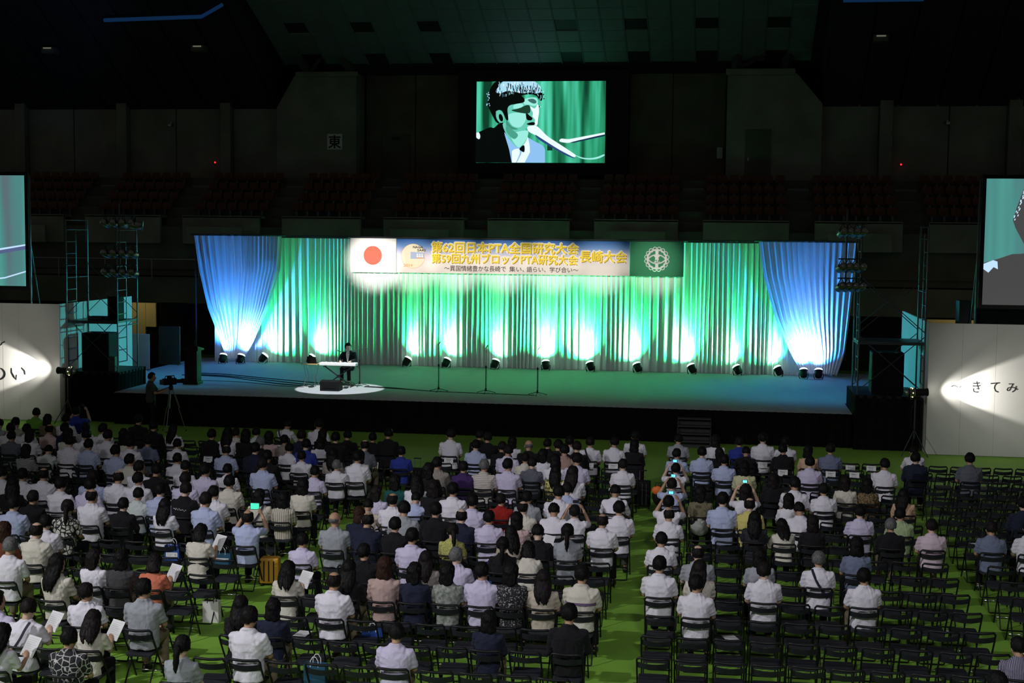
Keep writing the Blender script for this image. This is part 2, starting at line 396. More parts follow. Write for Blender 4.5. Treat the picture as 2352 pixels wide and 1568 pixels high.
def layer(name, pts, col, depth, s=1.0, parent=None):
    if len(pts) > 4 and len(pts) < 60: pts = soft_poly(pts)
    key = 'scr_%g_%g_%g' % col
    if key not in M: M[key] = glow(key, col, 1.0)
    MB().prism([sp(*p) for p in pts], 0.002, 'y', 67.90-depth).build(name, M[key], parent)
BL, SK, SK2, WH, DG, PB = (0.001, 0.002, 0.002), (0.14, 0.60, 0.46), (0.34, 0.86, 0.75), (0.85, 1.0, 1.0), (0.012, 0.05, 0.03), (0.28, 0.55, 0.9)
def E_(cx, cy, rx, ry, a=0, n=20):
    return [(cx+rx*math.cos(q)*math.cos(a)-ry*math.sin(q)*math.sin(a), cy+rx*math.cos(q)*math.sin(a)+ry*math.sin(q)*math.cos(a)) for q in [2*math.pi*i/n for i in range(n)]]
layer('jacket', [(14.5, 136), (22, 133), (46, 123), (56, 124), (68, 114), (80, 117), (100, 180), (99, 203.9), (14.5, 203.9)], BL, 0.004, parent=pic)
layer('shirt', [(80, 135), (92, 150), (112, 168), (126, 160), (132, 146), (150, 155), (168, 164), (175, 176), (175, 203.9), (98, 203.9), (92, 175)], PB, 0.006, parent=pic)
layer('collar', [(98, 178), (114, 172), (116, 184), (108, 203.9), (99, 203.9)], WH, 0.008, parent=pic)
layer('collar', [(124, 152), (134, 144), (140, 180), (128, 203.9), (110, 203.9), (120, 184)], WH, 0.008, parent=pic)
layer('neck', [(78, 112), (120, 118), (134, 142), (124, 164), (110, 168), (98, 158), (84, 138)], SK, 0.010, parent=pic)
layer('neck_light', [(96, 140), (132, 130), (134, 144), (122, 163), (110, 167)], SK2, 0.011, parent=pic)
layer('face', [(86, 74), (96, 66), (126, 62), (156, 72), (160, 86), (158, 104), (156, 118), (146, 122), (124, 126), (104, 122), (86, 108)], SK, 0.012, parent=pic)
layer('face_light', [(92, 92), (124, 90), (130, 104), (118, 122), (100, 120), (90, 104)], SK2, 0.013, parent=pic)
layer('nose_light', [(139, 75), (150, 80), (157, 70), (160, 86), (158, 104), (156, 118), (150, 116), (151, 106), (145, 98), (146, 90)], WH, 0.014, parent=pic)
layer('forehead_light', [(124, 60), (140, 55), (154, 56), (157, 68), (150, 74), (138, 72), (126, 70)], SK2, 0.014, parent=pic)
layer('eye_shadow', [(96, 84), (112, 80), (132, 72), (139, 76), (138, 90), (118, 90)], DG, 0.015, parent=pic)
layer('eyelid', [(102, 72), (116, 68), (124, 72), (118, 78), (102, 80)], SK2, 0.016, parent=pic)
layer('nostril', [(131, 90), (138, 96), (145, 102), (142, 107), (133, 106), (130, 98)], BL, 0.016, parent=pic)
layer('mouth', [(132, 115), (144, 111), (151, 113), (148, 118), (138, 118)], BL, 0.016, parent=pic)
layer('hair', [(56, 20), (46, 36), (42, 58), (41, 72), (50, 92), (60, 110), (68, 114), (66, 102), (60, 90), (62, 85), (74, 85), (84, 106), (89, 104), (87, 82), (92, 73), (104, 70), (124, 66), (126, 58), (120, 50), (142, 48), (154, 52), (160, 60), (166, 62), (168, 50), (164, 36), (156, 24), (150, 18.1), (60, 18.1)], BL, 0.018, parent=pic)
rr = random.Random(3)
layer('hair_light', [(76, 18.2), (150, 18.2), (161, 28), (163, 42), (152, 46), (140, 43), (122, 45), (104, 42), (86, 40), (70, 45), (60, 42), (64, 32)], (0.42, 0.74, 0.92), 0.0185, parent=pic)
for i in range(70):
    x = rr.uniform(60, 160); h = rr.uniform(5, 13); y = rr.uniform(32, 50)+(4 if x < 80 else 0); w = rr.uniform(1.0, 2.6); a = rr.uniform(-2, 3)
    layer('hair_strand', [(x, max(18.5, y-h)), (x+w, max(18.5, y-h+1)), (x+w+a, y), (x+a+w*0.3, y+2)], rr.choice((BL, BL, BL, (0.03, 0.08, 0.12))), 0.0190+0.00008*i, parent=pic)
for i in range(60):
    x = rr.uniform(60, 166); h = rr.uniform(3, 9); y = rr.uniform(24, 52); w = rr.uniform(0.8, 2.0); a = rr.uniform(-2, 3)
    layer('hair_shine', [(x, max(18.5, y-h)), (x+w, max(18.5, y-h)), (x+w+a, y), (x+a+w*0.3, y+1)], rr.choice((WH, (0.45, 0.75, 1.0), (0.35, 0.8, 0.85))), 0.0250+0.00008*i, parent=pic)
for i in range(14):
    x = rr.uniform(38, 46); y = rr.uniform(40, 72)
    layer('hair_shine', [(x, y), (x+1.4, y+0.4), (x+1.0, y+3), (x-0.4, y+2.6)], (0.45, 0.8, 1.0), 0.0195, parent=pic)
for i in range(14):
    x = rr.uniform(160, 171); y = rr.uniform(34, 76)
    layer('hair_curl', [(x, y), (x+2.4, y+0.8), (x+1.6, y+3.6), (x-0.8, y+3)], rr.choice((BL, (0.45, 0.8, 0.9), (0.2, 0.5, 0.5))), 0.0197, parent=pic)
layer('brow', [(134, 60), (146, 58), (154, 64), (150, 69), (140, 66)], (0.05, 0.16, 0.15), 0.0315, parent=pic)
layer('cheek_shade', [(84, 106), (90, 112), (98, 121), (112, 127), (100, 128), (86, 122)], (0.05, 0.30, 0.20), 0.0312, parent=pic)
layer('jaw_shade', [(86, 118), (98, 128), (112, 140), (104, 150), (92, 142), (84, 130)], (0.07, 0.36, 0.26), 0.0313, parent=pic)
layer('collar_shadow', [(119, 168), (126, 164), (128, 172), (126, 180), (116, 174)], BL, 0.0314, parent=pic)
layer('ear', E_(70, 98, 9, 15, -0.3), SK, 0.031, parent=pic)
layer('ear_shadow', E_(72, 101, 4.5, 9, -0.3), BL, 0.032, parent=pic)
layer('jacket_shine', [(12.8+2, 136), (20, 134), (24, 142), (22, 150), (15, 146)], WH, 0.033, parent=pic)
layer('microphone', [(134, 122), (146, 118.5), (158, 122), (180, 143), (206, 160), (240, 182), (246, 188), (238, 190), (204, 172), (172, 152), (150, 140), (136, 132)], WH, 0.036, parent=pic)
layer('microphone_shade', [(152, 140), (172, 152), (206, 173), (238, 190), (244, 194), (226, 188), (196, 172), (162, 152)], (0.03, 0.06, 0.22), 0.037, parent=pic)
layer('boom_arm', [(228, 150), (252, 146), (311, 134.8), (311.5, 139), (254, 152), (232, 158), (220, 158), (208, 155), (212, 149)], WH, 0.038, parent=pic)
layer('boom_shade', [(232, 158), (254, 152.2), (311.5, 139.2), (311.5, 143), (240, 158.5)], (0.01, 0.03, 0.08), 0.0385, parent=pic)
layer('cable', [(244, 186), (262, 192), (280, 193), (296, 190), (310, 184.5), (310.5, 188), (296, 194.5), (278, 196.5), (258, 194)], SK2, 0.039, parent=pic)
layer('dead_block', [(180, 163), (192, 164), (192, 176), (180, 176)], (0.005, 0.04, 0.02), 0.030, parent=pic)

# ---- upper stand: treads, parapets, stairs
st = struct(MB().box(-46, 26, 61.2, 69, 4.2, 6.2).build('stand_base', 'concrete_dark'))
ROWS = [(62.0+0.8*i, 6.62+0.5*i) for i in range(5)]
for i, (Y, z) in enumerate(ROWS):
    MB().box(-46, 26, Y, Y+(0.8 if i < 4 else 4), 6.1, z).build('tread', 'concrete_dark', st)
BLK = [-5.6-4.8*q for q in range(-4, 7)]
struct(MB().box(-46, 26, 61.3, 61.6, 3.9, 5.5).build('wall_gallery', 'concrete_dark'))
struct(MB().box(-46, 26, 58.0, 58.25, 2.8, 3.95).build('wall_lower_parapet', 'concrete_dark'))
struct(MB().box(-46, 26, 63.5, 63.8, 0, 4.2).build('wall_lower', 'black_paint'))  # black sheet puts the shade of the opening below the gallery into colour
for q, x in enumerate(BLK):
    p = struct(MB().box(x, x+3.72, 61.0, 61.25, 5.4, 6.70, 0.03).build('parapet_wall', 'concrete'))
    MB().box(x, x+3.72, 61.0, 61.9, 6.60, 6.72, 0.02).build('coping', 'concrete', p)
    if q % 2 == 0: MB().box(x+0.5, x+3.2, 60.2, 60.4, 5.4, 6.2, 0.03).build('front_wall', 'concrete', p)
    s_ = struct(MB().box(x-1.06, x-0.02, 61.6, 61.9, 5.2, 5.6).build('stand_stairs', 'concrete_dark'))
    for j in range(11):
        MB().box(x-1.04, x-0.04, 61.3+0.4*j, 61.75+0.4*j, 5.3, 5.62+0.29*j, 0.015).build('step', 'tile_grey', s_)
t = thing('handrail', 'thin grey handrail along the dark gallery on the left', 'railing', (-26, 58, 3.95))
MB().tube([(-34, 57.95, 4.75), (-20.5, 57.95, 4.75)], 0.03, 6).build('rail', 'steel', t)
for i in range(7): MB().tube([(-33.8+i*2.2, 57.95, 3.9), (-33.8+i*2.2, 57.95, 4.75)], 0.02, 6).build('post', 'steel', t)
# ---- seats of the upper stand
mm('seat_red', (0.16, 0.060, 0.038), 0.6, var=0.15, vscale=3, spec=0.2)
sb = MB(); rg = []
for u, z, y in ((0.0, 0.36, -0.20), (0.5, 0.35, 0.0), (1.0, 0.37, 0.17)):
    pass
seat_me = MB().box(-0.21, 0.21, -0.21, 0.19, 0.36, 0.41, 0.02).mesh('seat')
back_me = MB().loft([[(-0.21, 0.17, 0.40), (0.21, 0.17, 0.40), (0.21, 0.22, 0.40), (-0.21, 0.22, 0.40)], [(-0.215, 0.20, 0.62), (0.215, 0.20, 0.62), (0.215, 0.25, 0.62), (-0.215, 0.25, 0.62)], [(-0.17, 0.23, 0.74), (0.17, 0.23, 0.74), (0.17, 0.27, 0.74), (-0.17, 0.27, 0.74)]]).mesh('backrest')
leg_me = MB().box(-0.05, 0.05, -0.05, 0.10, 0, 0.37).mesh('pedestal')
ORD = ['first', 'second', 'third', 'fourth', 'fifth', 'sixth', 'seventh', 'eighth', 'ninth', 'tenth', 'eleventh', 'twelfth', 'thirteenth', 'fourteenth', 'fifteenth', 'sixteenth', 'seventeenth', 'eighteenth', 'nineteenth', 'twentieth', 'twenty-first', 'twenty-second', 'twenty-third', 'twenty-fourth', 'twenty-fifth', 'twenty-sixth', 'twenty-seventh', 'twenty-eighth', 'twenty-ninth', 'thirtieth', 'thirty-first']
vis = [b_ for b_ in BLK if -40 < b_ < 14]
for q, x in enumerate(sorted(vis)):
    for i in range(4):
        for j in range(7 if x < -25 or x > 5 else 7):
            Y, z = ROWS[i]
            if (x < -22.5 or x > 3.2) and i == 3 and False: continue
            t = thing('stand_seat', 'folded red stand seat, %s row from the parapet, %s block from left, %s seat' % (ORD[i], ORD[q], ORD[j]), 'seat', (x+0.3+0.52*j, Y+0.35, z), group='red stand seats, block %d row %d' % (q+1, i+1))
            put('seat', seat_me, 'seat_red', t, local=True); put('backrest', back_me, 'seat_red', t, local=True); put('pedestal', leg_me, 'dark_steel', t, local=True)

# ================================================================== STAGE
mm('stage_carpet', (0.36, 0.37, 0.39), 0.85, var=0.05, vscale=3, bump=0.1, bscale=120)
SX_L, SX_R, SY0, SY1, SH = -18.72, 3.86, 40.42, 52.0, 1.0
t = thing('stage', 'low wide stage with grey carpet deck and black pleated front skirt', 'stage', (-7.45, SY0, 0))
MB().box(SX_L, SX_R, SY0, SY1, SH-0.12, SH).build('deck', 'stage_carpet', t)
MB().box(-20.5, SX_L, 42.9, SY1, SH-0.12, SH-0.001).build('deck_wing', 'stage_carpet', t)
MB().box(SX_R, 5.75, 42.9, SY1, SH-0.12, SH-0.001).build('deck_wing', 'stage_carpet', t)
def pleat_strip(pts, z0, z1, amp, period, n_per=8):
    """vertical pleated cloth along a ground polyline"""
    mb = MB(); rows = [[], []]; ph = 0
    for (a, b) in zip(pts[:-1], pts[1:]):
        a, b = Vector(a), Vector(b); L = (b-a).length; nn = Vector((b.y-a.y, a.x-b.x))/L; n = int(L/period*n_per)
        for i in range(n+1):
            q = a.lerp(b, i/n)+nn*amp*math.sin(2*math.pi*i/n_per+0.7*math.sin(i*0.13))
            rows[0].append((q.x, q.y, z0)); rows[1].append((q.x, q.y, z1))
    n = len(rows[0]); mb.v = rows[0]+rows[1]; mb.f = [(i, i+1, n+i+1, n+i) for i in range(n-1)]
    return mb
mm('skirt_cloth', (0.008, 0.006, 0.0055), 0.95, var=0.2, vscale=2, spec=0.1)
pleat_strip([(SX_L, SY0-0.03), (SX_R, SY0-0.03)], 0.01, SH-0.01, 0.025, 0.22).build('skirt', 'skirt_cloth', t, smooth=True)
# steps up to the stage
t = thing('stage_steps', 'dark grey portable steps in front of the stage skirt', 'steps', (-0.65, 39.9, 0))
mm('step_grey', (0.055, 0.055, 0.058), 0.7, var=0.1)
for i in range(4):
    MB().box(-1.13, -0.17, 39.26+0.26*i, 39.54+0.26*i, 0.185*(i+1), 0.185*(i+1)+0.03, 0.005).build('tread', 'step_grey', t)
    MB().box(-1.11, -0.19, 39.51+0.26*i, 39.53+0.26*i, 0.185*i+0.0, 0.185*(i+1)).build('riser', 'step_grey', t)
for x in (-1.14, -0.19):
    MB().prism([(39.26, 0), (40.32, 0), (40.32, 0.77), (39.26, 0.2)], 0.03, 'x', x).build('side', 'step_grey', t)

# ---- curtains
mm('curtain_cloth', (0.80, 0.81, 0.82), 0.55, translucent=0.06, sheen=0.2)
def folds(seed, x0, x1, step):
    rnd = random.Random(seed); xs = []; x = x0; ph = 0.0; out = []
    f = 1/rnd.uniform(0.14, 0.34); a = rnd.uniform(0.04, 0.09); nxt = x0
    while x <= x1+1e-6:
        if x >= nxt:
            f1 = 1/rnd.uniform(0.12, 0.34); a1 = rnd.uniform(0.03, 0.10); nxt = x+rnd.uniform(0.3, 0.9)
        f += (f1-f)*step*3; a += (a1-a)*step*3; ph += 2*math.pi*f*step
        out.append((x, a*(math.sin(ph)+0.35*math.sin(2.1*ph+1.3)), ph)); x += step
    return out
def drape(name, lab, cat, edgeL, edgeR, Y, zs, seed, nx=360, amp=1.0, bow=0.0):
    """edgeL/edgeR: x at each z of zs; folds gather with the width"""
    F = folds(seed, 0, 4.0, 4.0/nx); mb = MB(); rows = []; nz = 22
    def ev(e, z):
        for i in range(len(zs)-1):
            if zs[i] >= z >= zs[i+1]:
                k_ = (zs[i]-z)/(zs[i]-zs[i+1]); return e[i]+(e[i+1]-e[i])*k_
        return e[-1]
    for j in range(nz+1):
        z = zs[0]+(zs[-1]-zs[0])*j/nz; a, b = ev(edgeL, z), ev(edgeR, z); row = []
        for (u, d, ph) in F:
            q = u/4.0; w = (b-a)/(edgeR[0]-edgeL[0])
            row.append((a+(b-a)*q, Y-d*amp*(0.35+0.65*w)-bow*math.sin(math.pi*q)*(j/nz), z+0.012*math.sin(ph)*(1 if j else 0)))
        rows.append(row)
    n = len(rows[0]); mb.v = [p for r_ in rows for p in r_]
    mb.f = [(j*n+i, j*n+i+1, (j+1)*n+i+1, (j+1)*n+i) for j in range(nz) for i in range(n-1)]
    o = mb.build(name, 'curtain_cloth', smooth=True); tag(o, lab, cat); return o
CY = 50.95
F = folds(11, -19.4, 4.3, 0.013); n = len(F); mb = MB(); NZ = 10
for j in range(NZ+1):
    z = 5.80+(1.005-5.80)*j/NZ; sp_ = 0.55+0.45*j/NZ
    for (x, d, ph) in F:
        mb.v.append((x+0.03*math.sin(ph*0.13+x)*j/NZ, CY-d*sp_, z))
mb.f = [(j*n+i, j*n+i+1, (j+1)*n+i+1, (j+1)*n+i) for j in range(NZ) for i in range(n-1)]
tag(mb.build('stage_curtain', 'curtain_cloth', smooth=True), 'pale pleated backdrop curtain across the whole stage, lit green from below', 'curtain')
drape('side_drape', 'sheer gathered drape at the left end of the backdrop, lit blue', 'curtain', [-20.02, -19.85, -19.5, -18.95, -18.75], [-16.55, -16.62, -17.1, -17.75, -18.1], 50.45, [5.86, 4.6, 3.1, 1.7, 1.15], 5)
drape('side_drape', 'sheer gathered drape at the right end of the backdrop, lit blue', 'curtain', [1.35, 1.55, 2.0, 2.55, 3.0], [4.85, 4.75, 4.62, 4.50, 4.25], 50.45, [5.86, 4.6, 3.1, 1.9, 1.12], 6)
t = thing('curtain_pipe', 'dark pipe carrying the backdrop curtain and drapes', 'pipe', (-7.5, 50.7, 5.85))
MB().tube([(-20.2, 51.0, 5.87), (5.0, 51.0, 5.87)], 0.03, 8).build('pipe', 'dark_steel', t)
MB().tube([(-20.2, 50.5, 5.9), (-16.4, 50.5, 5.9)], 0.03, 8).build('front_pipe', 'dark_steel', t)
MB().tube([(1.2, 50.5, 5.9), (5.0, 50.5, 5.9)], 0.03, 8).build('front_pipe', 'dark_steel', t)
MB().tube([(-13.9, 50.33, 5.86), (-1.2, 50.33, 5.86)], 0.03, 8).build('banner_pipe', 'dark_steel', t)
for x in (-13.9, -7.5, -1.2): MB().tube([(x, 50.33, 5.86), (x, 51.0, 5.87)], 0.02, 6).build('outrigger', 'dark_steel', t)
for x in (-20.2, 5.0): MB().tube([(x, 51.0, 1.0), (x, 51.0, 5.9)], 0.035, 8).build('upright', 'dark_steel', t)

# ---- banner
BY = 50.30
def bx_(px): return -13.80+(px-800)*0.01635
mm('flag_white', (0.86, 0.85, 0.83), 0.7); mm('flag_red', (0.72, 0.10, 0.06), 0.7); mm('flag_green', (0.02, 0.26, 0.11), 0.7)
mm('letter_yellow', (0.95, 0.70, 0.03), 0.7); mm('letter_cream', (0.9, 0.86, 0.80), 0.7); mm('letter_brown', (0.35, 0.17, 0.03), 0.7); mm('letter_dark', (0.07, 0.045, 0.04), 0.8)
bm_ = bpy.data.materials.new('banner_print'); bm_.use_nodes = True; nt = bm_.node_tree; b = nt.nodes['Principled BSDF']; b.inputs['Roughness'].default_value = 0.7
tc = nt.nodes.new('ShaderNodeTexCoord'); sx = nt.nodes.new('ShaderNodeSeparateXYZ'); mr = nt.nodes.new('ShaderNodeMapRange'); r = nt.nodes.new('ShaderNodeValToRGB')
mr.inputs['From Min'].default_value = 4.56; mr.inputs['From Max'].default_value = 5.82
e = r.color_ramp.elements; e[0].position = 0.25; e[0].color = (0.84, 0.76, 0.72, 1); e[1].position = 1.0; e[1].color = (0.01, 0.11, 0.42, 1)
q = e.new(0.5); q.color = (0.72, 0.64, 0.74, 1); q = e.new(0.8); q.color = (0.13, 0.28, 0.60, 1)
nt.links.new(tc.outputs['Object'], sx.inputs[0]); nt.links.new(sx.outputs['Z'], mr.inputs['Value']); nt.links.new(mr.outputs[0], r.inputs['Fac']); nt.links.new(r.outputs[0], b.inputs['Base Color'])
M['banner_print'] = bm_
t = thing('banner', 'long hanging banner with yellow Japanese conference title between two flags', 'banner', (bx_(1175), BY, 4.56))
MB().box(bx_(909), bx_(1443), BY, BY+0.04, 4.56, 5.82).build('board', 'banner_print', t)
def line(body, x0, x1, z, h, parent, off, fill, outline=None, shade=None, bold=0.0):
    w = bx_(x1)-bx_(x0); cx = (bx_(x0)+bx_(x1))/2
    if outline: put('letter_outline', text_mesh(body, w, h, 0.004, off, cx, z, BY-0.002, bold), outline, parent)
    if shade: put('letter_shade', text_mesh(body, w, h, 0.004, 0.0, cx+0.022, z-0.022, BY-0.008, bold), shade, parent)
    put('lettering', text_mesh(body, w, h, 0.004, 0.0, cx, z, BY-0.014, bold), fill, parent)
line('第62回日本PTA全国研究大会', 991, 1327, 5.53, 0.40, t, 0.034, 'letter_yellow', 'letter_cream', 'letter_brown', 0.009)
line('第59回九州ブロックPTA研究大会', 991, 1326, 5.12, 0.37, t, 0.034, 'letter_yellow', 'letter_cream', 'letter_brown', 0.009)
line('長崎大会', 1331, 1436, 5.25, 0.42, t, 0.034, 'letter_yellow', 'letter_cream', 'letter_brown', 0.009)
for seg, xa, xb, hh in (('～異国情緒豊かな長崎で', 1021, 1163, 0.215), ('集い、', 1171, 1205, 0.20), ('語らい、', 1211, 1254, 0.20), ('学び合い～', 1263, 1328, 0.20)): line(seg, xa, xb, 4.75, hh, t, 0, 'letter_dark', None, None, 0.002)
# round emblem on the banner (no mascots)
ecx, ecz, er = bx_(948), 5.185, 0.46
mm('emb_cream', (0.86, 0.80, 0.60), 0.7); mm('emb_sea', (0.42, 0.50, 0.72), 0.7); mm('emb_orange', (0.85, 0.42, 0.18), 0.7); mm('emb_sand', (0.84, 0.78, 0.56), 0.7)
def disc(cx, cz, r_, n=36, a0=0, a1=2*math.pi): return [(cx+r_*math.cos(a0+(a1-a0)*i/n), cz+r_*math.sin(a0+(a1-a0)*i/n)) for i in range(n if a1-a0 > 6.2 else n+1)]
MB().prism(disc(ecx, ecz, er), 0.003, 'y', BY-0.006).build('emblem_rim', 'emb_orange', t)
MB().prism(disc(ecx, ecz, er-0.012), 0.003, 'y', BY-0.009).build('emblem_disc', 'emb_cream', t)
MB().prism([(ecx-0.1, ecz-0.10), (ecx+er*0.95, ecz-0.10), (ecx+er*0.94, ecz+0.14), (ecx-0.1, ecz+0.16)], 0.003, 'y', BY-0.012).build('emblem_sea', 'emb_sea', t)
MB().prism([(ecx+0.16, ecz-0.09), (ecx+0.36, ecz-0.09), (ecx+0.40, ecz-0.05), (ecx+0.12, ecz-0.05)], 0.003, 'y', BY-0.015).build('emblem_ship', 'emb_orange', t)
for dx in (0.13, 0.22, 0.31):
    MB().box(ecx+dx, ecx+dx+0.07, BY-0.016, BY-0.012, ecz-0.04, ecz+0.03).build('emblem_sail', 'flag_white', t)
    MB().box(ecx+dx, ecx+dx+0.06, BY-0.016, BY-0.012, ecz+0.045, ecz+0.09).build('emblem_sail', 'flag_white', t)
put('lettering', text_mesh('NAGA', 0.38, 0.085, 0.004, 0, bx_(959), 5.52, BY-0.012, 0.004), 'letter_dark', t)
put('lettering', text_mesh('SAKI', 0.30, 0.085, 0.004, 0, bx_(967), 5.405, BY-0.012, 0.004), 'letter_dark', t)
put('lettering', text_mesh('2014', 0.34, 0.10, 0.004, 0, bx_(936), 4.84, BY-0.012, 0.004), 'emb_orange', t)
t = thing('hanging_flag', 'white flag with a red disc at the left end of the banner', 'flag', (bx_(855), BY, 4.55))
MB().box(bx_(800), bx_(908), BY-0.01, BY+0.03, 4.55, 5.83).build('cloth', 'flag_white', t)
MB().prism(disc(bx_(853), 5.19, 0.355), 0.004, 'y', BY-0.016).build('red_disc', 'flag_red', t)
t = thing('hanging_flag', 'green flag with a white scalloped round crest at the right end of the banner', 'flag', (bx_(1503), BY, 4.55))
MB().box(bx_(1444), bx_(1563), BY-0.01, BY+0.03, 4.56, 5.82).build('cloth', 'flag_green', t)
gx, gz, gr = bx_(1503.5), 5.19, 0.345
def ring(cx, cz, rx, rz, w, a0=0, a1=2*math.pi, n=40):
    mb = MB(); mb.tube([(cx+rx*math.cos(a0+(a1-a0)*i/n), BY-0.02, cz+rz*math.sin(a0+(a1-a0)*i/n)) for i in range(n+1)], w, 6, flat=1); return mb
ring(gx, gz, gr, gr, 0.032).build('crest_ring', 'flag_white', t)
for i in range(16):
    a = 2*math.pi*(i+0.5)/16; ring(gx+(gr+0.035)*math.cos(a), gz+(gr+0.035)*math.sin(a), 0.068, 0.068, 0.017, n=12).build('crest_loop', 'flag_white', t)
ring(gx, gz-0.24, 0.40, 0.40, 0.026, R(38), R(142), 20).build('crest_arc', 'flag_white', t)
ring(gx, gz+0.24, 0.40, 0.40, 0.026, R(218), R(322), 20).build('crest_arc', 'flag_white', t)
for z0_, z1_ in ((gz+0.17, gz+0.32), (gz-0.32, gz-0.17)): MB().box(gx-0.055, gx+0.055, BY-0.03, BY-0.01, z0_, z1_).build('crest_bar', 'flag_white', t)
MB().prism([(gx-0.13, gz+0.14), (gx+0.13, gz+0.14), (gx+0.06, gz+0.06), (gx+0.07, gz-0.02), (gx+0.13, gz-0.12), (gx-0.13, gz-0.12), (gx-0.07, gz-0.02), (gx-0.06, gz+0.06)], 0.01, 'y', BY-0.026).build('crest_figure', 'flag_white', t)
put('lettering', text_mesh('PTA', 0.22, 0.09, 0.004, 0, gx, gz-0.07, BY-0.030, 0.004), 'flag_green', t)

# ---- floor par lamps along the curtain
mm('lens_green', (0.1, 0.4, 0.2), 0.3, emit=(0.55, 1.0, 0.75), estr=6.0)
mm('lens_blue', (0.1, 0.2, 0.5), 0.3, emit=(0.55, 0.7, 1.0), estr=6.0)
def par(x, Y, tilt, col, lens, lab, grp, power, z=SH, side=1):
    t = thing('floor_lamp', lab, 'stage lamp', (x, Y, z), group=grp)
    a = R(tilt)
    RM = Matrix.Translation((x, Y, z+0.21)) @ Matrix.Rotation(R(-26), 4, 'X') @ Matrix.Rotation(a, 4, 'Y')
    MB().lathe([(0.06, -0.17), (0.11, -0.16), (0.135, -0.08), (0.14, 0.08), (0.155, 0.10)], 18, RM, cap=True).build('can', 'black_paint', t, smooth=False)
    MB().lathe([(0.145, 0.101), (0.14, 0.135), (0.11, 0.165), (0.04, 0.178)], 18, RM).build('lens', lens, t, smooth=True)
    for s_ in (-1, 1):
        p = [Vector((x+s_*0.155, Y, z+0.21)), Vector((x+s_*0.165, Y-0.02, z+0.10)), Vector((x+s_*0.13, Y-0.13, z+0.012))]
        MB().tube(p, 0.014, 6).build('yoke', 'black_paint', t)
        MB().tube([p[1], Vector((x+s_*0.13, Y+0.13, z+0.012))], 0.014, 6).build('foot', 'black_paint', t)
    d = RM.to_3x3() @ Vector((0, 0, 1)); c = RM.translation+d*0.20
    lamp('par_beam', 'SPOT', c, c+d, power, col, 0.05, 122, 1.0, parent=t)
    d2 = (RM.to_3x3() @ Vector((0, 0.28, 1))).normalized()
    lamp('par_core', 'SPOT', c, c+d2, power*(0.24 if col[2] > 0.9 else 0.27), (1.0, 0.97, 0.80) if col[2] > 0.9 else (0.95, 0.95, 0.95), 0.05, 84, 1.0, parent=t)  # extra white spot added so the hottest cloth turns white
GREEN, BLUE = (0.022, 1.0, 0.27), (0.012, 0.25, 1.0)
UP = [(-18.72, 49.95, 2, 'b'), (-18.02, 49.95, 8, 'b'), (-17.3, 50.47, 32, 'g'), (-15.4, 50.47, 28, 'g'), (-11.65, 50.47, 24, 'g'), (-10.13, 50.47, 18, 'g'), (-8.27, 50.47, 14, 'g'), (-6.35, 50.47, -8, 'g'), (-4.68, 50.47, -20, 'g'), (-2.94, 50.47, -22, 'g'), (-0.95, 50.47, -24, 'g'), (0.70, 50.47, -26, 'g'), (2.17, 50.47, -24, 'g'), (3.03, 49.85, -2, 'b'), (3.55, 49.85, 0, 'b')]
BLAB = ['leftmost floor lamp throwing blue light on the left drape', 'second floor lamp from the left, blue, under the left drape']
gi = 0
for i, (x, Y, tl_, c) in enumerate(UP):
    if c == 'b':
        lab = ['leftmost blue floor lamp under the left drape', 'second floor lamp from the left, blue, under the left drape', '', ''][i] if i < 2 else ('blue floor lamp under the right drape, left of its pair' if i == 13 else 'rightmost blue floor lamp under the right drape')
        par(x, Y, tl_, BLUE, 'lens_blue', lab, 'blue floor lamps', 1300)
    else:
        gi += 1
        par(x, Y, tl_, GREEN, 'lens_green', 'green floor lamp at the foot of the backdrop, %s green one from the left' % ORD[gi-1], 'green floor lamps', 1350)

# ---- white writing panels left and right with their returns
def panel_wall(lab, x0, x1, Y, retx, retY, seams):
    t = thing('white_panel_wall', lab, 'panel', ((x0+x1)/2, Y, 0))
    e = sorted([x0, x1]+seams)
    for a, b in zip(e[:-1], e[1:]): MB().box(a+0.002, b-0.002, Y+0.0008*math.sin(a*9), Y+0.05, 0.01, 3.72).build('panel', 'white_panel', t)
    s_ = 0.05 if retx < 0 else -0.05
    n = 3
    for i in range(n):
        ya, yb = Y+0.05+(retY-Y)*i/n, Y+0.05+(retY-Y)*(i+1)/n
        MB().box(min(retx, retx-s_), max(retx, retx-s_), ya+0.005, yb-0.005, 0.01, 3.72).build('return_panel', 'white_panel', t)
    return t
pl = panel_wall('tall white panel wall at the far left with brush writing in a spotlight', -24.6, -20.58, 40.52, -20.58, 45.9, [-21.95, -22.5, -23.6])
def stroke(parent, pts, w, Y, name='brush_stroke'):
    n = len(pts); mb = MB(); L = []; Rr = []
    for i, p in enumerate(pts):
        p = Vector(p); d = (Vector(pts[min(i+1, n-1)])-Vector(pts[max(i-1, 0)])).normalized(); nn = Vector((-d.y, d.x)); ww = w[i] if isinstance(w, (list, tuple)) else w*(0.35+0.65*math.sin(math.pi*(i+0.6)/(n+0.2)))
        L.append(tuple(p+nn*ww)); Rr.append(tuple(p-nn*ww))
    mb.prism(L+Rr[::-1], 0.004, 'y', Y-0.004).build(name, 'ink', parent)
def arc(cx, cz, rx, rz, a0, a1, n=12): return [(cx+rx*math.cos(R(a0+(a1-a0)*i/n)), cz+rz*math.sin(R(a0+(a1-a0)*i/n))) for i in range(n+1)]
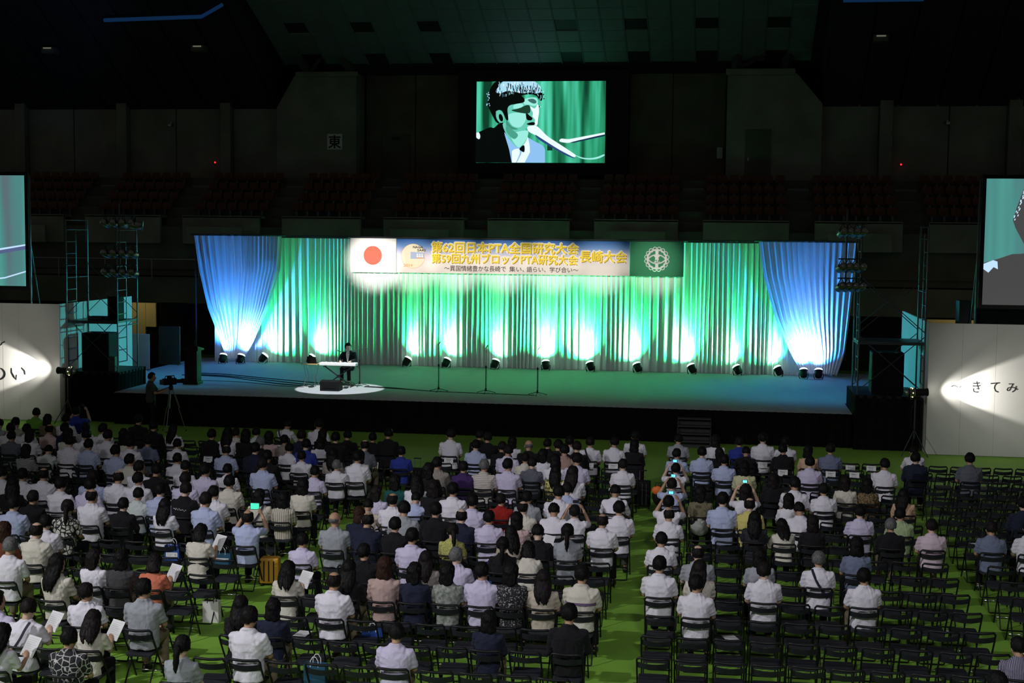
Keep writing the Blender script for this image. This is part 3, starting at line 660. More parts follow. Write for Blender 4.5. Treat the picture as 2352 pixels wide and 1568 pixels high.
# visible end of the left writing: two dots, tail of a character, the character i
stroke(pl, [(-22.55, 2.43), (-22.42, 2.50)], 0.02, 40.52); stroke(pl, [(-22.62, 2.36), (-22.52, 2.42)], 0.02, 40.52)
stroke(pl, arc(-22.72, 1.47, 0.27, 0.2, 60, -80), 0.035, 40.52)
stroke(pl, [(-22.22, 1.66), (-22.22, 1.52), (-22.14, 1.38), (-22.07, 1.30), (-22.05, 1.45)], 0.03, 40.52); stroke(pl, [(-21.88, 1.68), (-21.78, 1.58), (-21.76, 1.46)], 0.03, 40.52)
pr = panel_wall('tall white panel wall at the far right with brush writing in a spotlight', 5.84, 10.5, 39.70, 5.84, 45.6, [6.75, 7.66, 8.57, 9.5])
for ch, xa, w_, h_ in (('～', 6.62, 0.28, 0.07), ('き', 7.16, 0.20, 0.32), ('て', 7.66, 0.24, 0.29), ('み', 8.12, 0.30, 0.25), ('ん', 8.58, 0.28, 0.27), ('ね', 9.05, 0.30, 0.28), ('～', 9.6, 0.3, 0.08)): put('brush_character', text_mesh(ch, w_, h_, 0.004, 0, xa, 1.955, 39.70), 'ink', pr)

# ---- profile spots on stands lighting the panels
def stand_spot(lab, x, Y, zz, s_, ang_y, target, power):
    t = thing('spotlight_stand', lab, 'spotlight', (x, Y, 0), group='spotlights on stands by the white panels')
    MB().tube([(x, Y, 0.5), (x, Y, zz-0.22)], 0.022, 8).build('pole', 'dark_steel', t)
    for a in (90, 210, 330):
        MB().tube([(x, Y, 0.75), (x+0.42*math.cos(R(a)), Y+0.42*math.sin(R(a)), 0.01)], 0.014, 6).build('leg', 'dark_steel', t)
    MB().tube([(x-0.13, Y, zz), (x-0.13, Y, zz-0.2), (x+0.13, Y, zz-0.2), (x+0.13, Y, zz)], 0.014, 6).build('yoke', 'black_paint', t)
    d = (Vector(target)-Vector((x, Y, zz))).normalized(); Q = d.to_track_quat('Z', 'Y').to_matrix().to_4x4(); RM = Matrix.Translation((x, Y, zz)) @ Q
    MB().lathe([(0.10, -0.20), (0.115, -0.18), (0.115, 0.0), (0.10, 0.02), (0.10, 0.30), (0.115, 0.31), (0.115, 0.34)], 16, RM).build('barrel', 'black_paint', t)
    MB().lathe([(0.04, -0.30), (0.075, -0.29), (0.10, -0.20)], 14, RM).build('rear_cap', 'steel', t, smooth=True)
    MB().lathe([(0.09, 0.341), (0.02, 0.346)], 14, RM).build('lens', 'spot_lens', t)
    for kk in range(3): MB().lathe([(0.116, -0.17+0.055*kk), (0.135, -0.165+0.055*kk), (0.135, -0.145+0.055*kk), (0.116, -0.14+0.055*kk)], 14, RM, cap=False).build('cooling_ring', 'chrome', t)
    for kk in range(6):
        q = 2*math.pi*kk/6; p = RM @ Vector((0.138*math.cos(q), 0.138*math.sin(q), -0.10)); MB().ball(p, 0.016, n=6, m=4).build('vent_glow', 'warm_glow', t)
    MB().tube([(x, Y+0.05, zz-0.2), (x+0.12*s_, Y-0.1, zz-0.55), (x+0.1*s_, Y-0.05, zz-0.9), (x+0.01, Y-0.03, zz-1.1)], 0.008, 5).build('cable', 'black_paint', t)
    c = Vector((x, Y, zz))+d*0.37
    lamp('profile_beam', 'SPOT', c, target, power, (1.0, 0.95, 0.88), 0.012, 44, 0.35, parent=t)
    lamp('profile_spill', 'SPOT', c, target, power*0.20, (1.0, 0.95, 0.88), 0.02, 78, 1.0, parent=t)
mm('spot_lens', (0.5, 0.5, 0.5), 0.2, emit=(1.0, 0.95, 0.85), estr=14.0)
mm('warm_glow', (0.5, 0.3, 0.1), 0.3, emit=(1.0, 0.75, 0.4), estr=5.0)
stand_spot('lit profile spotlight on a tripod stand at the left white panel', -20.12, 40.12, 1.66, 1, 0, (-24.2, 40.62, 1.72), 700)
stand_spot('lit profile spotlight on a tripod stand at the right white panel', 5.46, 39.30, 1.80, -1, 0, (9.6, 39.82, 1.95), 700)

# ================================================================== SIDE PODIUMS, TOWERS, SPEAKERS, SIDE SCREENS
def podium(lab, x0, x1, y0, y1, h):
    t = thing('side_podium', lab, 'podium', ((x0+x1)/2, y0, 0), group='black side podiums')
    MB().box(x0, x1, y0, y1, h-0.08, h).build('deck', 'black_paint', t)
    pleat_strip([(x0, y1), (x0, y0), (x1, y0), (x1, y1)], 0.01, h-0.01, 0.02, 0.25).build('skirt', 'black_cloth', t, smooth=True)
podium('black skirted podium carrying the left scaffold tower', -20.52, -18.74, 40.75, 42.85, 1.58)
podium('black skirted podium carrying the right scaffold tower', 3.90, 5.70, 40.15, 42.6, 1.58)
mm('tower_pipe', (0.10, 0.11, 0.12), 0.4, metal=0.9)
def tower(lab, x0, x1, y0, y1, zb, zt, deck_z, ladder_x):
    t = thing('scaffold_tower', lab, 'scaffold', ((x0+x1)/2, y0, zb), group='scaffold towers')
    for x in (x0, x1):
        for y in (y0, y1): MB().tube([(x, y, zb), (x, y, zt)], 0.026, 8).build('upright', 'tower_pipe', t)
        z = zb+0.3; kk = 0
        while z < zt-0.05:
            MB().tube([(x, y0, z), (x, y1 if kk % 4 == 3 else y0+(y1-y0)*0.45, z)], 0.017, 6).build('rung', 'tower_pipe', t); z += 0.38; kk += 1
        MB().tube([(x, y0+(y1-y0)*0.45, zb+0.3), (x, y0+(y1-y0)*0.45, zt-0.2)], 0.017, 6).build('ladder_rail', 'tower_pipe', t)
        MB().tube([(x, y0, zt-0.02), (x, y1, zt-0.02)], 0.02, 6).build('top_rail', 'tower_pipe', t)
    zz = zb+0.1
    while zz+1.6 < zt:
        for y in (y0, y1):
            MB().tube([(x0, y, zz), (x1, y, zz+1.6)], 0.012, 6).build('cross_brace', 'tower_pipe', t); MB().tube([(x0, y-0.02, zz+1.6), (x1, y-0.02, zz)], 0.012, 6).build('cross_brace', 'tower_pipe', t)
        zz += 1.7
    MB().box(x0, x1, y0+0.05, y1-0.05, deck_z, deck_z+0.06).build('plank_deck', 'dark_steel', t)
    for y in (y0, y1): MB().tube([(x0, y, deck_z), (x1, y, deck_z)], 0.026, 6).build('ledger', 'tower_pipe', t)
    return t
tower('steel scaffold tower at the left of the stage with lamps on its right side', -20.55, -18.85, 41.0, 42.5, 1.58, 6.38, 3.12, 0)
tower('steel scaffold tower at the right of the stage with lamps on its left side', 3.98, 5.82, 40.35, 41.9, 1.58, 6.42, 3.05, 0)
# par lamps in clusters on the towers
def can(x, Y, z, aim, lab, grp, r_=0.11, L=0.32, hood=False):
    t = thing('par_can', lab, 'stage lamp', (x, Y, z), group=grp)
    d = Vector(aim).normalized(); RM = Matrix.Translation((x, Y, z)) @ d.to_track_quat('Z', 'Y').to_matrix().to_4x4()
    MB().lathe([(r_*0.55, -L*0.5), (r_*0.8, -L*0.45), (r_, -L*0.2), (r_, L*0.5)], 14, RM).build('can', 'can_metal', t, smooth=True)
    MB().lathe([(r_*0.9, L*0.5+0.002), (r_*0.2, L*0.5+0.006)], 14, RM).build('lens', 'can_glass', t)
    MB().tube([RM @ Vector((r_*1.05, 0, 0)), RM @ Vector((r_*1.15, 0.05, -0.02)), Vector((x, Y, z+r_+0.14)), RM @ Vector((-r_*1.15, 0.05, -0.02)), RM @ Vector((-r_*1.05, 0, 0))], 0.012, 6).build('yoke', 'black_paint', t)
    if hood: MB().lathe([(r_, L*0.5), (r_*1.5, L*0.5+0.02)], 4, RM, cap=False).build('gel_frame', 'can_metal', t)
mm('can_metal', (0.30, 0.31, 0.31), 0.28, metal=1.0); mm('can_glass', (0.05, 0.08, 0.1), 0.08, spec=0.8)
RW = ['top', 'middle', 'lowest']
for side, xb, Yb, sgn in (('left', -19.0, 40.9, 1), ('right', 3.85, 40.3, -1)):
    bt = thing('lamp_bar', 'horizontal lamp bars clamped to the %s scaffold tower' % side, 'bar', (xb, Yb, 4.2))
    for i, z in enumerate((6.30, 5.35, 4.75) if side == 'left' else (6.25, 5.25, 4.70)):
        xs0, xs1 = (xb-0.15, xb+0.75) if side == 'left' else (xb-0.42, xb+0.14)
        MB().tube([(xs0-0.1, Yb-0.02, z+0.22), (xs1+0.1, Yb-0.02, z+0.22)], 0.02, 8).build('bar', 'tower_pipe', bt)
        for j in range(4):
            x = xs0+(xs1-xs0)*j/3
            can(x, Yb-0.05, z-0.02, (sgn*0.55, 0.75, -0.45), 'unlit metal par can, %s bar of the %s tower, %s from the left' % (RW[i], side, ORD[j]), 'par cans on the %s tower' % side)
    MB().tube([(xb+0.3*sgn, Yb, 4.6), (xb+0.3*sgn, Yb, 6.9)], 0.026, 8).build('mast', 'tower_pipe', bt)
can(-18.15, 40.85, 6.22, (1, 0.25, -0.12), 'longer par can with square frame at the outer end of the left lamp bar', 'par cans on the left tower', 0.12, 0.42, True)
# speakers
mm('speaker_black', (0.007, 0.007, 0.0075), 0.7, var=0.2, vscale=30, spec=0.15); mm('grille', (0.008, 0.008, 0.009), 0.8, bump=0.4, bscale=90, spec=0.1)
def speaker(lab, x0, x1, y0, y1, z0, z1, grp='black loudspeakers', cat='speaker'):
    t = thing('loudspeaker', lab, cat, ((x0+x1)/2, y0, z0), group=grp)
    MB().box(x0, x1, y0, y1, z0, z1, 0.02).build('cabinet', 'speaker_black', t)
    MB().box(x0+0.04, x1-0.04, y0-0.015, y0, z0+0.05, z1-0.05, 0.005).build('grille', 'grille', t)
    for s_ in (0.25, 0.75): MB().box(x0+(x1-x0)*s_-0.05, x0+(x1-x0)*s_+0.05, y0+0.05, y0+0.1, z1, z1+0.012).build('fly_plate', 'steel', t)
speaker('large black loudspeaker inside the left scaffold tower', -20.15, -19.22, 41.15, 41.9, 1.58, 2.78)
speaker('large black loudspeaker inside the right scaffold tower', 4.40, 5.30, 40.6, 41.4, 1.58, 2.78)
speaker('tall black loudspeaker standing on the deck of the left tower', -19.35, -18.98, 41.35, 41.8, 3.18, 3.95)
tag(MB().box(-19.20, -18.98, 41.05, 41.3, 1.58, 2.05, 0.01).build('equipment_case', 'dark_steel'), 'small dark case beside the left loudspeaker', 'case')
t = thing('amplifier', 'flat black amplifier on the deck of the left tower', 'amplifier', (-19.75, 41.5, 3.18))
MB().box(-20.0, -19.5, 41.3, 41.7, 3.18, 3.30, 0.01).build('case', 'speaker_black', t)
MB().box(-19.98, -19.52, 41.28, 41.3, 3.20, 3.28).build('face_plate', 'dark_steel', t)
# side screens
def side_screen(lab, x0, x1, Y, z0, z1, edge, cols):
    t = thing('projection_screen', lab, 'screen', ((x0+x1)/2, Y, 3.2), group='side projection screens')
    w = 0.11
    for a in ((x0-w, x0, z0-w, z1+w), (x1, x1+w, z0-w, z1+w), (x0, x1, z1, z1+w), (x0, x1, z0-w, z0)):
        MB().box(a[0], a[1], Y-0.02, Y+0.06, a[2], a[3]).build('border', 'black_paint', t)
    p = screen_back('side_picture', x0, x1, z0, z1, Y+0.04, cols, 1.0, t, 1.4)
    lx = x1+w+0.06 if edge == 'R' else x0-w-0.06; s_ = 1 if edge == 'R' else -1
    MB().tube([(lx, Y, 0), (lx, Y, z1)], 0.03, 8).build('leg', 'tower_pipe', t)
    MB().tube([(lx, Y, 5.6), (lx+0.15*s_, Y+1.2, 0.1)], 0.022, 8).build('brace', 'tower_pipe', t)
    return t, p
SCOL = ((0.10, 0.16, 0.18), (0.07, 0.25, 0.24), (0.09, 0.38, 0.31))
t, p = side_screen('left projection screen showing a blurred teal curtain with two white bars', -27.25, -22.45, 42.0, 4.2, 7.8, 'R', SCOL)
mm('scr_white', (0.05, 0.05, 0.05), 0.5, emit=(0.55, 0.78, 1.0), estr=1.0); mm('scr_man', (0.02, 0.02, 0.02), 0.6, emit=(0.062, 0.062, 0.062), estr=1.0); mm('scr_edge', (0.05, 0.05, 0.05), 0.5, emit=(0.09, 0.12, 0.25), estr=1.0)
MB().prism([(-24.9, 5.10), (-22.45, 5.52), (-22.45, 5.57), (-24.9, 5.18)], 0.002, 'y', 42.0).build('white_bar', 'scr_white', p)
MB().prism([(-24.9, 4.98), (-22.45, 5.40), (-22.45, 5.52), (-24.9, 5.10)], 0.002, 'y', 42.001).build('bar_shade', 'scr_edge', p)
stroke_pts = [(-24.9, 4.40), (-23.9, 4.36), (-23.2, 4.44), (-22.45, 4.66)]
MB().prism(stroke_pts+[(x, z+0.045) for x, z in stroke_pts[::-1]], 0.002, 'y', 42.0).build('white_cable', 'scr_white', p)
t, p = side_screen('right projection screen showing the dark shape of a man before a teal curtain', 7.46, 12.26, 41.0, 4.2, 7.8, 'L', SCOL)
MB().prism([(7.46, 4.2), (12.26, 4.2), (12.26, 6.4), (9.6, 6.0), (8.9, 5.75), (8.48, 5.67), (8.24, 5.66), (7.86, 5.52), (7.46, 5.40)], 0.002, 'y', 40.99).build('man_shoulder', 'scr_man', p)
MB().prism([(8.9, 5.6), (8.55, 5.95), (8.30, 6.40), (8.22, 6.62), (8.30, 6.95), (8.50, 7.55), (8.9, 7.79), (10.5, 7.79), (10.8, 7.0), (10.4, 5.7)], 0.002, 'y', 40.985).build('man_head', 'scr_man', p)
MB().prism([(7.46, 5.37), (7.72, 5.48), (7.84, 5.44), (7.86, 5.22), (7.74, 5.28), (7.60, 5.12), (7.46, 5.22)], 0.002, 'y', 40.98).build('shoulder_light', 'scr_white', p)
rr = random.Random(9)
for i in range(22):
    q = i/21; x = 8.24+0.30*q+rr.uniform(-0.03, 0.06); z = 6.62+0.95*q+rr.uniform(-0.03, 0.03)
    MB().prism([(x, z), (x+0.03, z+0.01), (x+0.04, z+0.06), (x+0.01, z+0.05)], 0.002, 'y', 40.978).build('hair_shine', 'scr_white', p)
tag(MB().box(7.0, 7.35, 42.0, 42.6, 3.4, 4.25, 0.02).build('equipment_case', 'black_paint'), 'black box behind the right panel under the screen', 'case')
t = thing('projector_shelf', 'black box shelf under the right projection screen', 'box', (8.6, 42.2, 3.0))
MB().box(7.6, 9.3, 42.0, 43.0, 0, 4.0, 0.02).build('case', 'black_cloth', t)
# backstage wall lit by a warm work light behind the stage wings
mm('yellow_board', (0.58, 0.47, 0.20), 0.8, var=0.06, vscale=2)
t = thing('backstage_board', 'yellow lit backstage wall seen right of the left tower', 'board', (-23.2, 53.2, 0))
for a, b, z0, z1 in ((-24.6, -23.73, 1.2, 3.08), (-23.72, -23.16, 1.57, 3.08), (-23.15, -22.71, 2.11, 3.08)): MB().box(a, b, 53.0, 53.1, z0, z1).build('panel', 'yellow_board', t)
MB().box(-24.7, -21.4, 53.15, 53.25, 0, 3.1).build('frame', 'black_cloth', t)
lamp('work_light', 'SPOT', (-23.4, 51.6, 3.6), (-23.4, 53.0, 2.2), 20, (1.0, 0.8, 0.42), 0.1, 95, 0.6)
tag(MB().box(7.65, 13.5, 53.0, 53.1, 0.5, 3.02).build('backstage_board', 'yellow_board'), 'yellow backstage wall showing above the right white panel', 'board')
lamp('work_light', 'SPOT', (9.6, 51.5, 4.2), (9.6, 53.0, 2.6), 40, (1.0, 0.8, 0.42), 0.1, 120, 0.6)
# unseen cyan spots added to boost the stage bounce on the panel returns
lamp('tower_wash', 'SPOT', (3.3, 46.5, 5.6), (-20.6, 43.6, 2.75), 6500, (0.10, 0.95, 1.0), 0.15, 18, 0.5)
lamp('tower_wash', 'SPOT', (-18.2, 46.5, 5.6), (5.84, 43.2, 2.75), 7000, (0.06, 0.80, 1.0), 0.15, 15, 0.6)
for lab, x0, x1, Y, z1 in (('pale folding screen standing right of the left tower', -21.05, -20.4, 47.0, 2.3), ('dark folding screen between the left tower and the lectern', -20.9, -20.05, 49.0, 2.45)):
    t = thing('partition', lab, 'partition', ((x0+x1)/2, Y, SH), group='backstage partitions')
    MB().box(x0, x1, Y, Y+0.04, SH, z1, 0.01).build('board', 'white_panel' if Y < 48 else 'dark_steel', t)
    for x in (x0, x1-0.03): MB().box(x, x+0.03, Y-0.2, Y+0.2, SH, SH+0.03).build('foot', 'dark_steel', t)
# lectern
mm('dark_wood', (0.016, 0.007, 0.005), 0.55, var=0.25, vscale=5, spec=0.2)
t = thing('lectern', 'dark wooden lectern at the left front of the stage', 'lectern', (-17.2, 43.1, SH))
MB().box(-17.47, -16.96, 42.9, 43.4, SH, SH+0.10, 0.01).build('plinth', 'dark_wood', t)
MB().box(-17.43, -17.0, 42.95, 43.36, SH+0.10, SH+1.12, 0.01).build('body', 'dark_wood', t)
MB().box(-17.36, -17.07, 42.935, 42.95, SH+0.2, SH+1.0, 0.005).build('front_panel', 'dark_wood', t)
MB().add([(-17.5, 42.86, SH+1.12), (-16.93, 42.86, SH+1.12), (-16.93, 43.42, SH+1.12), (-17.5, 43.42, SH+1.12), (-17.5, 42.86, SH+1.28), (-16.93, 42.86, SH+1.28), (-16.93, 43.42, SH+1.17), (-17.5, 43.42, SH+1.17)], [(0, 3, 2, 1), (4, 5, 6, 7), (0, 1, 5, 4), (1, 2, 6, 5), (2, 3, 7, 6), (3, 0, 4, 7)]).build('top', 'dark_wood', t)
MB().tube([(-17.2, 43.3, SH+1.18), (-17.2, 43.25, SH+1.35), (-17.2, 43.32, SH+1.42)], 0.008, 6).build('microphone_neck', 'black_paint', t)

# ================================================================== PIANO PLAYER'S CORNER
PX, PYk = -12.35, 43.55
t = thing('keyboard', 'white electric keyboard in the pool of white light on the stage', 'keyboard', (PX, PYk, SH+0.70))
MB().box(PX-0.62, PX+0.62, PYk-0.16, PYk+0.16, SH+0.70, SH+0.79, 0.012).build('case', 'white', t)
MB().box(PX-0.56, PX+0.56, PYk+0.01, PYk+0.15, SH+0.79, SH+0.797).build('white_keys', 'paper', t)
for i in range(24):
    if i % 7 in (2, 6): continue
    x = PX-0.53+i*0.0455; MB().box(x, x+0.016, PYk+0.01, PYk+0.09, SH+0.797, SH+0.806).build('black_key', 'ink', t)
MB().box(PX-0.55, PX+0.55, PYk-0.13, PYk-0.03, SH+0.79, SH+0.796).build('control_panel', 'white', t)
t = thing('keyboard_stand', 'black crossed-leg stand under the white keyboard', 'stand', (PX, PYk, SH))
for s_, dy in ((1, -0.03), (-1, 0.03)):
    MB().tube([(PX-0.45*s_, PYk+dy, SH+0.66), (PX+0.45*s_, PYk+dy, SH+0.03)], 0.034, 6, flat=0.6).build('leg', 'black_paint', t)
    MB().tube([(PX-0.45*s_, PYk-0.18, SH+0.67), (PX-0.45*s_, PYk+0.18, SH+0.67)], 0.02, 6).build('arm', 'black_paint', t)
    MB().tube([(PX+0.45*s_, PYk-0.2, SH+0.02), (PX+0.45*s_, PYk+0.2, SH+0.02)], 0.018, 6).build('foot', 'black_paint', t)
MB().lathe([(0.05, -0.06), (0.05, 0.06)], 10, Matrix.Translation((PX, PYk, SH+0.345)) @ Matrix.Rotation(R(90), 4, 'X')).build('pivot', 'black_paint', t)
mm('table_wood', (0.55, 0.38, 0.18), 0.5, var=0.12, vscale=8)
TX = PX-0.93
t = thing('side_table', 'small wooden table with thin metal legs left of the keyboard', 'table', (TX, PYk, SH))
MB().box(TX-0.27, TX+0.27, PYk-0.22, PYk+0.22, SH+0.72, SH+0.745, 0.005).build('table_top', 'table_wood', t)
for sx_ in (-1, 1):
    for sy_ in (-1, 1): MB().tube([(TX+0.2*sx_, PYk+0.17*sy_, SH+0.72), (TX+0.13*sx_, PYk+0.14*sy_, SH+0.3), (TX+0.21*sx_, PYk+0.18*sy_, SH+0.005)], 0.010, 6).build('leg', 'steel', t)
t = thing('laptop', 'black laptop open on the small wooden table', 'laptop', (TX, PYk, SH+0.745))
MB().box(TX-0.09, TX+0.21, PYk-0.10, PYk+0.12, SH+0.745, SH+0.765, 0.004).build('base', 'speaker_black', t)
MB().add([(TX-0.09, PYk-0.11, SH+0.765), (TX+0.21, PYk-0.11, SH+0.765), (TX+0.21, PYk-0.09, SH+0.765), (TX-0.09, PYk-0.09, SH+0.765), (TX-0.09, PYk-0.19, SH+0.985), (TX+0.21, PYk-0.19, SH+0.985), (TX+0.21, PYk-0.175, SH+0.985), (TX-0.09, PYk-0.175, SH+0.985)], [(0, 3, 2, 1), (4, 5, 6, 7), (0, 1, 5, 4), (1, 2, 6, 5), (2, 3, 7, 6), (3, 0, 4, 7)]).build('lid', 'speaker_black', t)
tag(MB().box(TX-0.25, TX-0.12, PYk-0.12, PYk+0.08, SH+0.745, SH+0.752).build('sheet_music', 'paper'), 'white paper sheet beside the laptop', 'paper')
# monitor wedge
wx, wy = -12.28, 42.45
t = thing('monitor_wedge', 'black wedge monitor speaker on the stage floor before the keyboard', 'speaker', (wx, wy, SH))
MB().prism([(wy-0.22, SH), (wy+0.24, SH), (wy+0.24, SH+0.10), (wy+0.02, SH+0.34), (wy-0.22, SH+0.30)], 0.62, 'x', wx-0.31).build('cabinet', 'speaker_black', t)
MB().add([(wx-0.27, wy+0.225, SH+0.125), (wx+0.27, wy+0.225, SH+0.125), (wx+0.27, wy+0.045, SH+0.325), (wx-0.27, wy+0.045, SH+0.325), (wx-0.27, wy+0.235, SH+0.135), (wx+0.27, wy+0.235, SH+0.135), (wx+0.27, wy+0.055, SH+0.335), (wx-0.27, wy+0.055, SH+0.335)], [(0, 3, 2, 1), (4, 5, 6, 7), (0, 1, 5, 4), (1, 2, 6, 5), (2, 3, 7, 6), (3, 0, 4, 7)]).build('grille', 'grille', t)
MB().box(wx-0.2, wx+0.2, wy-0.235, wy-0.22, SH+0.09, SH+0.2, 0.004).build('handle_plate', 'grille', t)
# pedals and small gear
for x, Y, lb in ((-13.15, 43.15, 'small black pedal at the left of the light pool'), (-12.75, 43.1, 'small black pedal behind the monitor wedge'), (-12.0, 43.15, 'sustain pedal by the player\'s foot')):
    t = thing('pedal', lb, 'pedal', (x, Y, SH), group='pedals')
    MB().box(x-0.07, x+0.07, Y-0.12, Y+0.12, SH, SH+0.03, 0.008).build('base', 'black_paint', t)
    MB().box(x-0.05, x+0.05, Y-0.02, Y+0.11, SH+0.03, SH+0.05, 0.006).build('plate', 'dark_steel', t)
def mic_stand(lab, x, Y, top, boom=None, grp='microphone stands in a row', micdir=(0.4, -0.5, 0.5)):
    t = thing('microphone_stand', lab, 'microphone stand', (x, Y, SH), group=grp)
    MB().tube([(x, Y, SH+0.08), (x, Y, SH+0.85)], 0.013, 8).build('lower_tube', 'black_paint', t)
    MB().tube([(x, Y, SH+0.85), (x, Y, top if not boom else SH+1.2)], 0.008, 8).build('upper_tube', 'black_paint', t)
    MB().lathe([(0.022, 0.80), (0.026, 0.83), (0.022, 0.88)], 8, Matrix.Translation((x, Y, SH))).build('clutch', 'black_paint', t)
    MB().lathe([(0.03, 0.06), (0.035, 0.09), (0.02, 0.16)], 8, Matrix.Translation((x, Y, SH))).build('hub', 'black_paint', t)
    for a in (-90, 20, 160):
        e_ = (x+0.30*math.cos(R(a)), Y+0.30*math.sin(R(a)), SH+0.012)
        MB().tube([(x, Y, SH+0.10), e_], 0.009, 6).build('leg', 'black_paint', t); MB().ball(e_, 0.018, n=6, m=4).build('rubber_foot', 'black_paint', t)
    m0 = Vector((x, Y, top)); 
    if boom:
        a, b_ = Vector(boom[0]), Vector(boom[1]); MB().tube([a, b_], 0.008, 6).build('boom', 'steel', t); m0 = b_
    d = Vector(micdir).normalized()
    RM = Matrix.Translation(m0) @ d.to_track_quat('Z', 'Y').to_matrix().to_4x4()
    mic = MB().lathe([(0.010, -0.05), (0.014, 0.0), (0.018, 0.10)], 10, RM).build('microphone', 'black_paint', t, smooth=True)
    MB().ball((0, 0, 0.125), 0.026, 0.026, 0.032, n=10, m=6, M4=RM).build('grille_ball', 'steel', mic, smooth=True)
    c = [m0, m0+Vector((0.03, 0.02, -0.3)), Vector((x+0.03, Y, SH+0.6)), Vector((x+0.03, Y-0.02, SH+0.08)), Vector((x+0.15, Y-0.2, SH+0.01))]
    MB().tube(c, 0.005, 5).build('cable', 'black_paint', t)
mic_stand('black straight microphone stand, left of the three in a row', -8.88, 43.0, SH+1.52)
mic_stand('black straight microphone stand, middle of the three in a row', -7.32, 42.9, SH+1.45)
mic_stand('black straight microphone stand, right of the three in a row', -5.64, 42.75, SH+1.44)
mic_stand('boom microphone stand beside the seated piano player', -11.72, 43.85, SH+1.2, ((-11.42, 43.85, SH+1.25), (-12.38, 43.80, SH+1.14)), 'boom stand', (-0.75, 0.25, 0.25))
# cables across the stage floor
def cable(lab, pts, r_=0.014):
    mb = MB(); P = [Vector((x, Y, SH+r_)) for x, Y in pts]; out = []
    for i in range(len(P)-1):
        a, b_, c, d = P[max(i-1, 0)], P[i], P[i+1], P[min(i+2, len(P)-1)]
        for k_ in range(6):
            s = k_/6; out.append(0.5*((2*b_)+(c-a)*s+(2*a-5*b_+4*c-d)*s*s+(3*b_-a-3*c+d)*s**3))
    out.append(P[-1]); mb.tube(out, r_, 6)
    tag(mb.build('stage_cable', 'black_paint'), lab, 'cable', 'cables on the stage floor')
cable('uppermost black cable running from the left wing to the keyboard', [(-18.6, 46.3), (-17.2, 46.15), (-15.9, 45.5), (-14.6, 44.9), (-13.3, 44.3), (-12.9, 43.9)])
cable('second black cable from the left wing to the keyboard', [(-18.6, 45.9), (-17.1, 45.7), (-15.9, 45.1), (-14.4, 44.3), (-13.2, 43.6)])
cable('third black cable from the left wing to the keyboard', [(-18.6, 45.6), (-17.0, 45.4), (-15.6, 44.5), (-14.3, 43.7), (-13.2, 43.3)])
cable('thin black cable nearest the stage front at the left', [(-18.6, 44.3), (-17.2, 44.1), (-15.8, 44.0), (-14.2, 43.2), (-13.4, 43.1)], 0.009)
cable('black cable running right from the keyboard past the microphone stands', [(-11.5, 43.75), (-10.4, 43.5), (-9.2, 42.95), (-7.6, 42.75), (-5.7, 42.6)], 0.011)
cable('second black cable from the keyboard toward the left microphone stand', [(-11.5, 43.6), (-10.2, 43.3), (-9.0, 42.9)], 0.011)
t = thing('piano_stool', 'black round stool under the piano player', 'stool', (-12.2, 44.25, SH))
MB().lathe([(0.16, 0.46), (0.18, 0.48), (0.18, 0.52), (0.15, 0.54)], 16, Matrix.Translation((-12.2, 44.25, SH))).build('seat', 'black_paint', t)
MB().tube([(-12.2, 44.25, SH+0.05), (-12.2, 44.25, SH+0.47)], 0.025, 8).build('column', 'dark_steel', t)
for a in (45, 135, 225, 315): MB().tube([(-12.2, 44.25, SH+0.12), (-12.2+0.22*math.cos(R(a)), 44.25+0.22*math.sin(R(a)), SH+0.012)], 0.014, 6).build('leg', 'dark_steel', t)

# ================================================================== CAMERA TRIPOD
def tripod_cam(x, Y):
    t = thing('camera_tripod', 'aluminium tripod standing on the floor before the stage', 'tripod', (x, Y, 0))
    for dx, dy in ((-0.30, 0.05), (-0.02, -0.35), (0.42, 0.1)):
        a, b_, c = Vector((x, Y, 1.30)), Vector((x+dx*0.5, Y+dy*0.5, 0.72)), Vector((x+dx, Y+dy, 0.01))
        MB().tube([a+Vector((dx*0.12, 0, 0)), b_+Vector((0.03, 0, 0))], 0.02, 6).build('leg', 'steel', t)
        MB().tube([b_, c], 0.013, 6).build('leg_tip', 'steel', t)
        MB().ball(tuple(c+Vector((0, 0, 0.012))), 0.022, n=6, m=4).build('rubber_foot', 'black_paint', t)
    MB().lathe([(0.05, 1.26), (0.07, 1.30), (0.06, 1.38), (0.04, 1.42)], 12, Matrix.Translation((x, Y, 0))).build('head', 'black_paint', t)
    MB().tube([(x-0.02, Y, 1.36), (x-0.35, Y-0.25, 1.22)], 0.012, 6).build('pan_handle', 'black_paint', t)
    c = thing('video_camera', 'black shoulder video camera on the tripod pointing at the stage', 'camera', (x, Y, 1.42))
    Q = Matrix.Translation((x, Y, 1.53)) @ Matrix.Rotation(R(-38), 4, 'Z')
    def tb(mb): mb.v = [tuple(Q @ Vector(p)) for p in mb.v]; return mb
    tb(MB().box(-0.07, 0.07, -0.26, 0.16, -0.11, 0.09, 0.015)).build('body', 'speaker_black', c)
    tb(MB().tube([(0, 0.16, -0.02), (0, 0.38, -0.02)], [0.055, 0.06], 14)).build('lens', 'black_paint', c)
    tb(MB().box(-0.075, 0.075, 0.38, 0.46, -0.09, 0.05, 0.01)).build('lens_hood', 'black_paint', c)
    tb(MB().tube([(0, -0.2, 0.09), (0, -0.18, 0.16), (0, 0.1, 0.16), (0, 0.12, 0.09)], 0.015, 6)).build('handle', 'black_paint', c)
    tb(MB().box(-0.17, -0.07, -0.05, 0.08, 0.06, 0.13, 0.01)).build('viewfinder', 'black_paint', c)
    tb(MB().box(-0.05, 0.05, -0.36, -0.26, -0.09, 0.06, 0.01)).build('battery', 'dark_steel', c)
tripod_cam(-16.38, 39.3)
